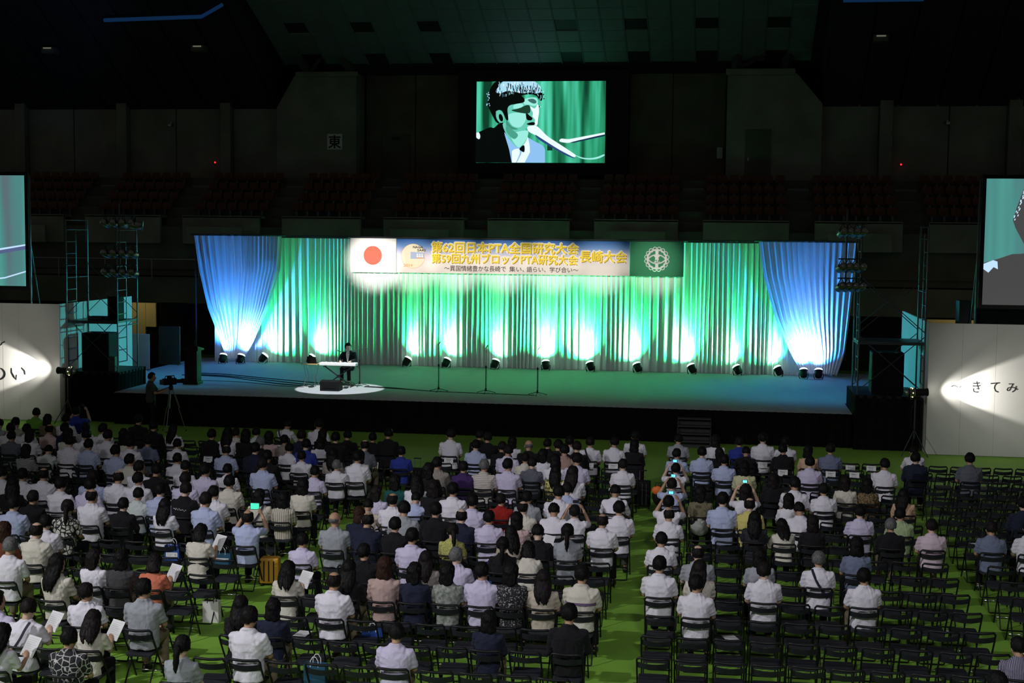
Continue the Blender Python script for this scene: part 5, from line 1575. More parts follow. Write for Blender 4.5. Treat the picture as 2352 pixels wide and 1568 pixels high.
class Fig:
    """joint layout of one figure; local frame: origin on the floor, facing +y"""
    def __init__(s, sex='m', hip=0.50, lean=0.0, arms='lap', head=(0, 0), stand=False, legdx=0.0):
        s.sex, s.hip, s.lean, s.stand = sex, hip, lean, stand
        k = 1.0 if sex == 'm' else 0.90; s.k = k
        def L(y, dz): return y+lean*dz
        s.L = L
        z = hip
        s.neck = Vector((0, L(-0.055, 0.55), z+0.54-0.10*abs(lean)))
        hc = Vector((0, L(-0.01, 0.70), z+0.672-0.16*abs(lean)))
        s.H = Matrix.Translation(hc) @ Matrix.Rotation(R(head[0]), 4, 'Z') @ Matrix.Rotation(R(head[1]-40*lean), 4, 'X') @ Matrix.Scale(1.15, 4)
        s.sh = [Vector((sg*0.182*k, L(-0.06, 0.45), z+0.448-0.07*abs(lean))) for sg in (-1, 1)]
        A = {'lap': ((0.230, 0.05, 0.21), (0.15, 0.24, 0.12), (0.07, 0.31, 0.10)),
             'read': ((0.25, 0.06, 0.24), (0.16, 0.27, 0.30), (0.13, 0.33, 0.36)),
             'raise': ((0.27, 0.16, 0.42), (0.15, 0.28, 0.66), (0.10, 0.31, 0.74)),
             'piano': ((0.26, 0.08, 0.25), (0.17, 0.34, 0.24), (0.15, 0.42, 0.24)),
             'lean': ((0.26, 0.22, 0.14), (0.16, 0.42, 0.10), (0.08, 0.46, 0.08)),
             'camera': ((0.24, 0.12, 0.22), (0.16, 0.36, 0.26), (0.14, 0.42, 0.30))}[arms]
        s.el, s.wr, s.ha = [], [], []
        for sg in (-1, 1):
            if arms == 'raise' and False: pass
            for lst, a in zip((s.el, s.wr, s.ha), A):
                lst.append(Vector((sg*a[0]*(k if a is A[0] else 1), L(a[1], a[2]*0.6) if a[1] < 0.2 else a[1]+lean*0.3, z+a[2])))
        if stand:
            s.kn = [Vector((sg*0.10, 0.02, 0.50)) for sg in (-1, 1)]; s.an = [Vector((sg*0.11, -0.02, 0.09)) for sg in (-1, 1)]
            s.hp = [Vector((sg*0.085, -0.03, hip)) for sg in (-1, 1)]
        else:
            s.hp = [Vector((sg*0.085, -0.08, hip+0.02)) for sg in (-1, 1)]
            s.kn = [Vector((sg*(0.11+legdx), 0.37, hip)) for sg in (-1, 1)]; s.an = [Vector((sg*(0.12+legdx), 0.36, 0.09)) for sg in (-1, 1)]
    def body(s):
        mb = MB(); H, k = s.H, s.k
        def hb(c, *r): mb.ball(c, *r, n=14, m=9, M4=H)
        hb((0, -0.008, 0.018), 0.077, 0.093, 0.090); hb((0, 0.018, -0.04), 0.060, 0.068, 0.068)
        hb((0, 0.045, -0.085), 0.035, 0.035, 0.028)
        hb((0, 0.092, -0.012), 0.013, 0.018, 0.024); hb((0, 0.072, 0.016), 0.045, 0.014, 0.012)
        hb((0, 0.082, -0.055), 0.026, 0.012, 0.010)
        for sg in (-1, 1): hb((sg*0.078, -0.005, -0.012), 0.012, 0.022, 0.032)
        mb.tube([s.neck-Vector((0, 0, 0.10)), s.neck+Vector((0, 0.0, 0.03)), H @ Vector((0, -0.012, -0.04))], [0.062*k, 0.054*k, 0.052*k], 12)
        mb.tube([(0, -0.05, s.hip), (0, s.L(-0.05, 0.25), s.hip+0.25), (0, s.L(-0.06, 0.46), s.hip+0.40-0.07*abs(s.lean)), s.neck], [0.07, 0.07, 0.07, 0.045], 12)
        for i, sg in enumerate((-1, 1)):
            e, w, h = s.el[i], s.wr[i], s.ha[i]
            mb.tube([Vector((0, s.sh[i].y, s.sh[i].z)), s.sh[i], s.sh[i].lerp(e, 0.5), e, e.lerp(w, 0.35), w], [0.05, 0.046, 0.045*k, 0.039*k, 0.038*k, 0.027*k], 10)
            d = (h-w).normalized(); sd = d.cross(Vector((0, 0, 1)))
            sd = Vector((1, 0, 0)) if sd.length < 0.1 else sd.normalized()
            up = sd.cross(d)
            c = w+d*0.045
            mb.tube([w, c, w+d*0.085], [0.027, 0.036, 0.034], 8, flat=0.55)
            for q, ln in ((-0.027, 0.062), (-0.009, 0.072), (0.009, 0.068), (0.027, 0.052)):
                b0 = w+d*0.078+sd*q; mb.tube([b0, b0+d*ln*0.55-up*0.008, b0+d*ln*0.85-up*0.03], [0.0105, 0.0098, 0.0085], 6)
            tb = w+d*0.03-sd*sg*0.028; mb.tube([tb, tb+d*0.03-sd*sg*0.022, tb+d*0.058-sd*sg*0.022-up*0.012], [0.012, 0.011, 0.009], 6)
            mb.tube([(0, s.hp[i].y, s.hp[i].z), s.hp[i], s.hp[i].lerp(s.kn[i], 0.5), s.kn[i], s.kn[i].lerp(s.an[i], 0.4), s.an[i]], [0.08, 0.075, 0.065, 0.048, 0.046, 0.034], 10)
            mb.tube([s.an[i]+Vector((0, -0.03, -0.03)), s.an[i]+Vector((0, 0.06, -0.05)), s.an[i]+Vector((0, 0.12, -0.06))], [0.032, 0.032, 0.022], 8)
        return remesh(mb, 0.0125, 2, 0.4)
    def shirt(s, sleeve='short', seed=0):
        mb = MB(); k = s.k; L = s.L; dn = 0.07*abs(s.lean); z = s.hip
        prof = [(-0.065, 0.178, 0.134, -0.048), (0.05, 0.184, 0.134, -0.05), (0.18, 0.182*(1 if k == 1 else 0.93), 0.128, -0.055), (0.31, 0.196, 0.126, -0.062), (0.40, 0.200, 0.118, -0.065), (0.46, 0.176, 0.098, -0.062), (0.505, 0.126, 0.080, -0.057), (0.545, 0.078, 0.068, -0.052)]
        mb.loft([sup(0, L(cy, dz), z+dz-dn*min(1, max(0, dz/0.5)), w*k, d*(0.95 if k < 1 else 1)) for dz, w, d, cy in prof])
        for i, sg in enumerate((-1, 1)):
            e, w = s.el[i], s.wr[i]; S = s.sh[i]
            inn = S+Vector((-sg*0.07, 0.0, -0.015))
            if sleeve == 'short': mb.tube([inn, S, S.lerp(e, 0.45), S.lerp(e, 0.82)], [0.075*k, 0.070*k, 0.062*k, 0.059*k], 12)
            else: mb.tube([inn, S, S.lerp(e, 0.5), e, e.lerp(w, 0.4), e.lerp(w, 0.93)], [0.078*k, 0.072*k, 0.064*k, 0.056*k, 0.050*k, 0.042*k], 12)
        if s.sex == 'm' or sleeve == 'long':
            nk = s.neck+Vector((0, 0, 0.01)); n = 14
            mb.tube([(nk.x+0.062*math.cos(2*math.pi*i/n), nk.y+0.058*math.sin(2*math.pi*i/n), nk.z+0.006*math.sin(2*math.pi*i/n+math.pi)) for i in range(n+1)], 0.017, 6)
        sv = Vector((seed*3.1, seed*1.7, seed*0.9))
        def wr(p):
            u = noise.noise(Vector((p.x*7, p.y*7, p.z*4))+sv); q = noise.noise(Vector((p.x*3, p.y*3, p.z*3))+sv*2)
            low = max(0.25, min(1.0, (z+0.40-p.z)/0.3))
            return 0.004+0.007*u+0.0048*low*math.sin(60*(p.z+0.35*abs(p.x))+10*q)+0.0038*math.sin(70*(p.x*0.8+p.z*0.6)+9*u)*(1-low*0.5)+0.0025*math.sin(85*(p.x*0.5-p.z)+11*q)
        return remesh(mb, 0.0125, 3, 0.6, wr)
    def trousers(s):
        mb = MB(); k = 1.0
        mb.loft([sup(0, -0.06, s.hip-0.07, 0.15, 0.11), sup(0, -0.05, s.hip-0.03, 0.155, 0.112), sup(0, -0.04, s.hip+0.03, 0.145, 0.095)])
        for i in (0, 1):
            h, kn, an = s.hp[i], s.kn[i], s.an[i]
            mb.tube([Vector((h.x*0.6, h.y+0.02, h.z-0.01)), h+Vector((0, 0.02, -0.015)), h.lerp(kn, 0.5), kn+Vector((0, 0.015, 0.0)), kn.lerp(an, 0.45), kn.lerp(an, 0.93)], [0.095, 0.097, 0.086, 0.072, 0.062, 0.060], 12)
        return remesh(mb, 0.016, 3, 0.5)
    def shoes(s):
        mb = MB()
        for i in (0, 1):
            a = s.an[i]
            mb.loft([sup(a.x, a.y+0.03, 0.004, 0.042, 0.13, 14), sup(a.x, a.y+0.03, 0.03, 0.047, 0.135, 14), sup(a.x, a.y+0.015, 0.06, 0.043, 0.11, 14), sup(a.x, a.y-0.03, 0.095, 0.038, 0.055, 14)])
        return mb.mesh('shoes', smooth=True)
# hair shapes in head space
def hair_shape(fn, extra=None, vox=0.0095, rough=0.010):
    mb = MB(); n, m = 28, 18; rings = []
    for i in range(m+1):
        a = -math.pi/2+math.pi*i/m; cr = max(0.03, math.cos(a)); g = []
        for j in range(n):
            d = Vector((cr*math.cos(2*math.pi*j/n), cr*math.sin(2*math.pi*j/n), math.sin(a))); f = fn(d)
            g.append((d.x*0.079*f, -0.008+d.y*0.094*f, 0.016+d.z*0.092*f))
        rings.append(g)
    mb.loft(rings)
    if extra: extra(mb)
    def wr(p): return rough*(noise.noise(Vector((p.x*48, p.y*48, p.z*20)))+0.5*noise.noise(Vector((p.x*95, p.y*95, p.z*40))))
    return remesh(mb, vox, 2, 0.6, wr)
def face(d): return d.y > 0.30 and d.z < 0.52
def f_short(d): return 0.86 if face(d) or (d.z < -0.70 and abs(d.x) < 0.75) or d.z < -0.48-0.25*abs(d.y) else 1.15+0.05*max(0, d.z)
def f_full(d): return 0.86 if (d.y > 0.35 and d.z < 0.42) else 1.20
def f_bald_top(d): return 0.86 if face(d) or d.z > 0.74 or d.z < -0.66 else 1.10
def f_fringe(d): return 0.86 if d.y > 0.1 or d.z > 0.12 or d.z < -0.6 else 1.035
def x_bob(mb): mb.loft([sup(0, -0.035, 0.03, 0.088, 0.078, 16, 1), sup(0, -0.045, -0.05, 0.097, 0.07, 16, 1), sup(0, -0.05, -0.11, 0.095, 0.06, 16, 1), sup(0, -0.055, -0.15, 0.075, 0.045, 16, 1)])
def x_long(mb): [mb.tube([(0.078*math.sin(R(q))*0.9, -0.02-0.06*math.cos(R(q)), 0.0), (0.085*math.sin(R(q)), -0.045-0.055*math.cos(R(q)), -0.08), (0.085*math.sin(R(q)), -0.085-0.05*math.cos(R(q)), -0.15), (0.078*math.sin(R(q))+0.008*math.sin(q), -0.118-0.035*math.cos(R(q)), -0.22), (0.062*math.sin(R(q))+0.012*math.sin(q*1.7), -0.13-0.03*math.cos(R(q)), -0.28-0.03*math.sin(q*2.3))], [0.032, 0.032, 0.030, 0.024, 0.008], 8) for q in range(-80, 81, 20)]
def x_pony(mb): mb.tube([(0, -0.09, 0.03), (0, -0.135, 0.0), (0, -0.155, -0.08), (0, -0.165, -0.17), (0, -0.17, -0.25)], [0.028, 0.036, 0.036, 0.028, 0.010], 10)
HAIR = {'s': hair_shape(f_short), 'm': hair_shape(f_full, x_bob, rough=0.013), 'l': hair_shape(f_full, x_long), 'p': hair_shape(f_short, x_pony), 't': hair_shape(f_bald_top), 'b': hair_shape(f_fringe)}
HAIR['g'] = HAIR['s']; HAIR['h'] = HAIR['m']
mm('hair_black', (0.006, 0.0055, 0.006), 0.6, var=0.3, vscale=50, spec=0.15); mm('hair_brown', (0.030, 0.014, 0.009), 0.6, var=0.3, vscale=50, spec=0.15); mm('hair_grey', (0.11, 0.11, 0.11), 0.6, var=0.4, vscale=60); mm('hair_dark', (0.010, 0.008, 0.0075), 0.6, var=0.3, vscale=50, spec=0.15)
mm('trouser_black', (0.009, 0.009, 0.011), 0.85, var=0.2, vscale=15, spec=0.1); mm('trouser_navy', (0.011, 0.013, 0.022), 0.85, var=0.2, vscale=15, spec=0.1); mm('trouser_grey', (0.07, 0.07, 0.075), 0.8, var=0.2, vscale=15); mm('trouser_khaki', (0.20, 0.16, 0.10), 0.8, var=0.2, vscale=15)
mm('shoe_black', (0.01, 0.01, 0.01), 0.4, var=0.2)
FIG = {}; BODY = {}; SHIRT = {}; TROU = {}; SHOE = {}
POSES = {'a': dict(arms='lap', head=(0, -4)), 'b': dict(arms='lap', head=(20, -8), lean=0.06), 'c': dict(arms='lap', head=(-22, -4), lean=-0.03), 'lean': dict(arms='lean', lean=0.38, head=(6, -14)), 'raise': dict(arms='raise', head=(0, 4)), 'read': dict(arms='read', head=(4, -22), lean=0.10)}
def fig(sex, pose):
    if (sex, pose) not in FIG:
        FIG[(sex, pose)] = Fig(sex, **POSES[pose]); BODY[(sex, pose)] = FIG[(sex, pose)].body()
    return FIG[(sex, pose)]
def shirt_mesh(sex, pose, sl):
    if (sex, pose, sl) not in SHIRT: SHIRT[(sex, pose, sl)] = fig(sex, pose).shirt(sl, len(SHIRT))
    return SHIRT[(sex, pose, sl)]
TROU['sit'] = Fig('m').trousers(); SHOE['sit'] = Fig('m').shoes()
# clothes: key -> (description, material, sleeve, is jacket)
CL = {}
def cl(key, desc, col, sleeve='short', var=0.03): CL[key] = (desc, mat('cloth_'+key, col, 0.85, var=var, vscale=9, sheen=0.05, bump=0.55, bscale=16, spec=0.15), sleeve)
def clp(key, desc, m, sleeve='short'): CL[key] = (desc, m, sleeve)
cl('white', 'white shirt', (0.78, 0.76, 0.83)); cl('lavender', 'pale lilac shirt', (0.63, 0.58, 0.77)); cl('ltblue', 'light blue shirt', (0.46, 0.52, 0.74)); cl('cream', 'cream top', (0.66, 0.63, 0.54)); cl('mintwhite', 'pale mint shirt', (0.62, 0.68, 0.66))
cl('grey', 'grey top', (0.34, 0.36, 0.39)); cl('slate', 'slate grey shirt', (0.13, 0.14, 0.17)); cl('slateblue', 'slate blue shirt', (0.17, 0.20, 0.30)); cl('black', 'black top', (0.012, 0.012, 0.014), 'long', 0.2); cl('navy', 'navy top', (0.018, 0.022, 0.045), 'long', 0.2); cl('charcoal', 'charcoal top', (0.06, 0.06, 0.062))
cl('green', 'bright green polo shirt', (0.16, 0.42, 0.05)); cl('olive', 'olive brown top', (0.17, 0.15, 0.09)); cl('beige', 'beige shirt', (0.42, 0.38, 0.32)); cl('pink', 'pale pink top', (0.62, 0.45, 0.45)); cl('peach', 'peach top', (0.62, 0.42, 0.28)); cl('taupe', 'taupe top', (0.30, 0.27, 0.24)); cl('tan', 'tan top', (0.52, 0.46, 0.37))
cl('royal', 'royal blue shirt', (0.03, 0.05, 0.30)); cl('teal', 'dark teal top', (0.015, 0.09, 0.09)); cl('purple', 'purple top', (0.06, 0.03, 0.13)); cl('red', 'red sleeveless top', (0.30, 0.02, 0.015)); cl('yellow', 'yellow shirt', (0.62, 0.55, 0.18)); cl('paleyellow', 'pale yellow top', (0.58, 0.58, 0.34)); cl('palegreen', 'pale green shirt', (0.40, 0.50, 0.27)); cl('rust', 'rust brown top', (0.16, 0.05, 0.03)); cl('salmon', 'salmon top', (0.62, 0.19, 0.11)); cl('dustypink', 'dusty pink jacket', (0.50, 0.36, 0.33), 'long')
clp('stripes', 'black and white striped top', pattern('p_stripes', 'wave', (0.02, 0.02, 0.02), (0.6, 0.6, 0.6), 12, 0.5, 'Z', 0.1)); clp('dots', 'white bubble print blouse', pattern('p_dots', 'edge', (0.01, 0.01, 0.015), (0.6, 0.6, 0.52), 13, 0.10)); clp('lettering', 'black T-shirt with white lettering', CL['black'][1])
clp('stripebeige', 'beige striped blouse', pattern('p_sb', 'wave', (0.28, 0.26, 0.22), (0.62, 0.58, 0.46), 8, 0.5, 'X', 0.3)); clp('creamstripe', 'cream striped top', pattern('p_cs', 'wave', (0.34, 0.30, 0.28), (0.66, 0.62, 0.56), 9, 0.3, 'Z', 0.2)); clp('redstripe', 'reddish checked shirt', pattern('p_rs', 'wave', (0.30, 0.17, 0.14), (0.46, 0.33, 0.28), 16, 0.5, 'X', 0.3))
clp('yellowfloral', 'yellow floral blouse', pattern('p_yf', 'noise', (0.10, 0.10, 0.02), (0.60, 0.58, 0.20), 22, 0.48, soft=0.06)); clp('yellowlace', 'yellow lace top', pattern('p_yl', 'noise', (0.30, 0.30, 0.08), (0.52, 0.52, 0.16), 40, 0.5, soft=0.1)); clp('blackdots', 'black dotted dress', pattern('p_bd', 'voronoi', (0.4, 0.4, 0.4), (0.012, 0.013, 0.022), 42, 0.10)); clp('leopard', 'brown leopard print top', pattern('p_lp', 'noise', (0.04, 0.03, 0.02), (0.26, 0.17, 0.07), 34, 0.5, soft=0.06)); clp('pinkstripe', 'pale pink striped shirt', pattern('p_ps', 'wave', (0.60, 0.42, 0.52), (0.72, 0.64, 0.70), 30, 0.5, 'X', 0.3)); clp('navystripe', 'navy pinstriped shirt', pattern('p_ns', 'wave', (0.10, 0.09, 0.16), (0.5, 0.48, 0.56), 15, 0.88, 'X', 0.08))
clp('greyfloral', 'grey mottled top', pattern('p_gf', 'noise', (0.13, 0.15, 0.13), (0.36, 0.38, 0.34), 18, 0.5, soft=0.15)); clp('blackfloral', 'black and grey floral top', pattern('p_bf', 'noise', (0.012, 0.012, 0.016), (0.42, 0.42, 0.42), 45, 0.6, soft=0.05)); clp('whitefloral', 'white blouse with red flowers', pattern('p_wf', 'noise', (0.40, 0.06, 0.05), (0.66, 0.62, 0.53), 16, 0.33, soft=0.04)); clp('blackleaf', 'black blouse with white leaf lines', pattern('p_bl', 'edge', (0.55, 0.53, 0.53), (0.014, 0.014, 0.02), 12, 0.05)); clp('creamband', 'cream polo shirt with a purple band', CL['cream'][1])
HD = {'s': 'short black hair', 'm': 'bobbed black hair', 'l': 'long black hair', 'p': 'a ponytail', 't': 'thinning hair', 'b': 'a bald head', 'g': 'short grey hair', 'h': 'brown bobbed hair'}
mm('phone_body', (0.02, 0.02, 0.02), 0.4); mm('phone_glow', (0.05, 0.1, 0.1), 0.4, emit=(0.15, 0.75, 0.95), estr=1.3); mm('phone_green', (0.05, 0.2, 0.1), 0.4, emit=(0.05, 0.8, 0.45), estr=1.3); mm('strap_navy', (0.012, 0.013, 0.03), 0.7); mm('strap_dark', (0.01, 0.01, 0.01), 0.7)
phone_me = MB().box(-0.03, 0.03, -0.005, 0.005, -0.055, 0.055, 0.004).mesh('case'); glow_me = MB().box(-0.025, 0.025, -0.0065, -0.005, -0.042, 0.042).mesh('display')
tab_me = MB().box(-0.085, 0.085, -0.005, 0.005, -0.062, 0.062, 0.004).mesh('case'); tglow_me = MB().box(-0.075, 0.075, -0.0065, -0.005, -0.052, 0.052).mesh('display')
sheet_me = MB().box(-0.095, 0.095, -0.001, 0.001, -0.135, 0.135).mesh('sheet'); print_me = MB()
for i in range(9): print_me.box(-0.075, 0.075-0.05*((i*7) % 3)/2, -0.0016, -0.001, 0.10-0.026*i, 0.104-0.026*i)
print_me = print_me.mesh('printed_lines')
mm('print_grey', (0.5, 0.5, 0.52), 0.8)
ROWN = lambda r: ORD[18-r]
def dress(root, sex, pose, cloth, hair, skinm, trm, hair_m, F=None, shirt=None, body=None):
    put('shirt', shirt or shirt_mesh(sex, pose, CL[cloth][2]), CL[cloth][1], root, local=True)
    put('trousers', TROU['sit'], trm, root, local=True); put('shoes', SHOE['sit'], 'shoe_black', root, local=True)
    h = put('hair', HAIR[hair], hair_m, root, local=True); h.matrix_basis = fig(sex, pose).H
    return h
for i, p in enumerate(ppl):
    b, r, c, x, Y, s, hair, cloth, ex = p[0], int(p[1]), int(p[2]), float(p[3]), float(p[4]), float(p[5]), p[6], p[7], p[8]
    sex = 'f' if hair in 'mlph' else 'm'; u = jit(x, Y, 5)
    pose = {'phone': 'raise', 'camera': 'raise', 'paper': 'read', 'strappaper': 'read', 'bow': 'lean'}.get(ex) or ('a' if u < -0.05 else 'b' if u < 0.2 else 'c' if u < 0.42 else 'lean')
    if ex == '-' and pose == 'lean' and jit(x, Y, 8) > 0.0: pose = 'a'
    F = fig(sex, pose)
    # keep the head where it is seen although the pose leans
    hx, hy, hz = F.H.translation; sc = s*1.20/hz if pose != 'lean' else s*0.98
    sc = max(0.92, min(1.09, sc))
    d, m_, sl = CL[cloth]
    act = {'phone': ' holding up a phone', 'camera': ' holding up a camera', 'paper': ' reading a sheet'}.get(ex, '')
    lab = 'person in %s%s, %s' % (d, act, seat_text(b, r, c))
    if len(lab.replace('-', ' ').split()) > 16: lab = 'person in %s%s, %s' % (d, act, seat_text(b, r, c).replace(' row from stage', ' row').replace(' end', ''))
    if len(lab.replace('-', ' ').split()) > 16: lab = 'person in %s, %s' % (d, seat_text(b, r, c).replace(' row from stage', ' row').replace(' end', ''))
    skinm = M['skin'] if jit(x, Y, 3) > -0.2 else M['skin_pale']
    root = put('person', BODY[(sex, pose)], skinm, None, (x, Y-(hy-0.03 if pose != 'lean' else 0.05), 0), (0, 0, R(14*jit(x, Y, 4))), sc)
    tag(root, lab, 'person', 'seated audience')
    trm = ['trouser_black', 'trouser_navy', 'trouser_black', 'trouser_grey', 'trouser_navy', 'trouser_khaki'][int((jit(x, Y, 6)+0.5)*5.99)]
    hm = {'g': 'hair_grey', 'h': 'hair_brown', 'b': 'hair_grey', 't': 'hair_dark'}.get(hair) or ('hair_black' if jit(x, Y, 7) < 0.25 else 'hair_dark')
    dress(root, sex, pose, cloth, hair, skinm, trm, hm)
    if ex in ('strap', 'strappaper', 'bagstrap'):
        pts = [(0.10, -0.10, 1.045), (0.075, -0.165, 0.98), (0.02, -0.2, 0.86), (-0.06, -0.205, 0.74), (-0.14, -0.18, 0.62)]
        if ex == 'strap': pts = [(-q[0], q[1], q[2]) for q in pts]
        put('bag_strap', MB().tube(curve_pts(pts), 0.022, 6, flat=0.35).mesh('bag_strap'), 'strap_navy', root, local=True)
    if cloth == 'creamband': put('chest_band', MB().loft([sup(0, -0.06, 0.80, 0.212, 0.142), sup(0, -0.062, 0.835, 0.214, 0.142)], False).mesh('chest_band'), mm('band_purple', (0.16, 0.10, 0.20), 0.8), root, local=True)
    if cloth == 'lettering': [put('print_stroke', MB().tube([(-0.12+0.024*q, -0.196, 0.868+0.014*math.sin(q*2.1)-0.002*q), (-0.112+0.024*q+0.006*math.sin(q*5.0), -0.2, 0.882+0.016*math.sin(q*3.7)-0.004*q), (-0.10+0.024*q, -0.2, 0.868+0.012*math.cos(q*2.9)-0.003*q)], 0.0035, 5).mesh('print_stroke'), 'paper', root, local=True) for q in range(10)]
    W2 = Matrix.Translation(root.location) @ root.rotation_euler.to_matrix().to_4x4() @ Matrix.Scale(sc, 4)
    hand = W2 @ ((F.ha[0]+F.ha[1])/2); hr = W2 @ F.ha[1]
    if ex in ('phone', 'camera'):
        big = (b == 'L' and cloth == 'ltblue')
        t = thing('phone' if ex == 'phone' else 'compact_camera', ('glowing tablet' if big else 'glowing phone' if ex == 'phone' else 'small camera')+' held up by the person in %s, %s' % (d, seat_text(b, r, c).split(',')[0]+' '+ROWN(r)+' row'), 'phone' if ex == 'phone' else 'camera', hand+Vector((0, 0.05, 0.05)), root.rotation_euler)
        put('case', tab_me if big else phone_me, 'phone_body', t, local=True, rot=(0, 0 if big else R(90), 0)); put('display', tglow_me if big else glow_me, ('phone_green' if big else 'phone_glow') if ex == 'phone' else 'phone_body', t, local=True, rot=(0, 0 if big else R(90), 0))
    if ex in ('paper', 'strappaper'):
        t = thing('paper_sheet', 'printed white sheet read by the person in %s, %s' % (d, seat_text(b, r, c).split(',')[0]+' '+ROWN(r)+' row'), 'paper', hr+Vector((0.03, 0.05, 0.06)), (R(-35), R(8), R(-12)))
        put('sheet', sheet_me, 'paper', t, local=True); put('printed_lines', print_me, 'print_grey', t, local=True)

# ---- the piano player
POSES['piano'] = dict(arms='piano', head=(38, -6), lean=0.06); POSES['camera'] = dict(arms='camera', head=(-10, 0), hip=0.92, stand=True)
F = Fig('m', **POSES['piano']); FIG[('m', 'piano')] = F
root = put('person', F.body(), 'skin_pale', None, (-12.2, 44.22, SH+0.04), (0, 0, R(180)), 1.04)
tag(root, 'piano player in a black jacket and white shirt singing at the keyboard', 'person')
cl('stage_jacket', 'black jacket', (0.016, 0.016, 0.02), 'long', 0.1)
put('jacket', F.shirt('long', 77), CL['stage_jacket'][1], root, local=True)
MB().loft([[(-0.035*w_, y_, z_), (0.035*w_, y_, z_), (0.035*w_, y_+0.02, z_), (-0.035*w_, y_+0.02, z_)] for w_, y_, z_ in ((0.25, 0.085, 0.70), (1.2, 0.075, 0.84), (1.6, 0.066, 0.95), (1.4, 0.045, 1.02), (0.9, 0.02, 1.055))]).build('shirt_front', 'white', root, local=True)
for sg in (-1, 1): MB().tube([(sg*0.05, 0.045, 1.045), (sg*0.078, 0.075, 0.95), (sg*0.05, 0.098, 0.80), (sg*0.012, 0.105, 0.70)], [0.012, 0.02, 0.016, 0.008], 6, flat=0.4).build('lapel', CL['stage_jacket'][1], root, local=True)
put('trousers', F.trousers(), 'trouser_black', root, local=True); put('shoes', F.shoes(), 'shoe_black', root, local=True)
h = put('hair', hair_shape(lambda d: 0.86 if (d.y > 0.4 and d.z < 0.35) or d.z < -0.6 else 1.18, rough=0.016), 'hair_dark', root, local=True); h.matrix_basis = F.H
# ---- camera operator and photographer standing before the stage
def standing(lab, loc, rz, cloth, trm, sc=1.0, arms='camera', hair='s'):
    F = Fig('m', hip=0.92, stand=True, arms=arms, head=(0, -5)); root = put('person', F.body(), 'skin', None, loc, (0, 0, R(rz)), sc); tag(root, lab, 'person', 'people standing before the stage')
    put('shirt', F.shirt('short', 31), CL[cloth][1], root, local=True); put('trousers', F.trousers(), trm, root, local=True); put('shoes', F.shoes(), 'shoe_black', root, local=True)
    h = put('hair', HAIR[hair], 'hair_black', root, local=True); h.matrix_basis = F.H; return F, root
standing('camera operator in a black T-shirt standing behind the video tripod', (-16.95, 39.25, 0), -75, 'charcoal', 'trouser_black', 1.03)

# ================================================================== BAGS, SIGNS, PAPERS
sign_me = MB().box(-0.11, 0.11, -0.003, 0.0, -0.08, 0.08).mesh('sheet'); smark = MB()
for i in range(3): smark.box(-0.05+0.035*i, -0.035+0.035*i, -0.0045, -0.003, -0.05, 0.05-0.02*i)
smark = smark.mesh('vertical_writing')
SG = [(-11.87, 31.0), (-11.54, 31.6), (-9.07, 30.5), (-7.95, 31.05), (-6.31, 31.85), (-5.4, 32.1), (-2.96, 32.1), (-2.44, 32.1), (1.07, 32.95), (1.19, 31.95), (1.66, 31.9), (2.62, 31.95), (3.07, 32.9), (3.53, 32.9), (3.10, 31.95), (3.58, 31.95)]
for i, (x, Y) in enumerate(SG):
    best = min(allc, key=lambda q: (q[0]-0.2-Y)**2*0.5+(q[1]-x)**2); yy = best[0]+0.05*jit(best[1], best[0], 2)
    t = thing('seat_sign', 'white reserved-seat paper, %s of those taped to front chair backs from the left' % ORD[i], 'sign', (best[1], yy-0.222, 0.68), (R(-18), 0, 0), 'paper signs on front chair backs')
    put('sheet', sign_me, 'paper', t, local=True); put('vertical_writing', smark, 'print_grey', t, local=True)
mm('bag_blue', (0.02, 0.08, 0.35), 0.6); mm('bag_white', (0.66, 0.66, 0.60), 0.7); mm('bag_teal', (0.02, 0.10, 0.18), 0.6); mm('case_yellow', (0.55, 0.28, 0.02), 0.5); mm('bag_orange', (0.75, 0.16, 0.02), 0.6); mm('cord_white', (0.8, 0.8, 0.8), 0.6); mm('plastic', (0.55, 0.58, 0.52), 0.25, translucent=0.3); mm('denim', (0.05, 0.06, 0.09), 0.8)
def paper_bag(lab, x, Y, z, w, d, h, body, handle='cord_white', panel=None, rz=0, tilt=0):
    t = thing('paper_bag', lab, 'bag', (x, Y, z), (0, R(tilt), R(rz)), 'carrier bags')
    mb = MB(); a, b_ = w/2, d/2
    mb.loft([[(-a, -b_, 0), (a, -b_, 0), (a, b_, 0), (-a, b_, 0)], [(-a, -b_, h), (a, -b_, h), (a, b_, h), (-a, b_, h)], [(-a+0.004, -b_+0.004, h), (a-0.004, -b_+0.004, h), (a-0.004, b_-0.004, h), (-a+0.004, b_-0.004, h)], [(-a+0.004, -b_+0.004, 0.02), (a-0.004, -b_+0.004, 0.02), (a-0.004, b_-0.004, 0.02), (-a+0.004, b_-0.004, 0.02)]]).build('body', body, t, local=True)
    for y_ in (-b_, b_): MB().tube([(-0.05, y_, h-0.03), (-0.05, y_, h+0.05), (-0.02, y_, h+0.10), (0.02, y_, h+0.10), (0.05, y_, h+0.05), (0.05, y_, h-0.03)], 0.006, 5).build('handle', handle, t, local=True)
    if panel:
        MB().box(-a*0.8, a*0.8, -b_-0.002, -b_, h*0.25, h*0.55).build('label', 'paper', t, local=True)
        for q in range(3): MB().box(-a*0.7, -a*0.1+q*0.02, -b_-0.004, -b_-0.002, h*(0.30+0.07*q), h*(0.33+0.07*q)).build('print', 'print_grey', t, local=True)
        MB().box(a*0.4, a*0.65, -b_-0.004, -b_-0.002, h*0.32, h*0.48).build('mark', 'print_grey', t, local=True)
    return t
paper_bag('white paper shopping bag with black handles standing on the green floor', -7.80, 20.25, 0, 0.26, 0.12, 0.34, 'bag_white', 'strap_dark')
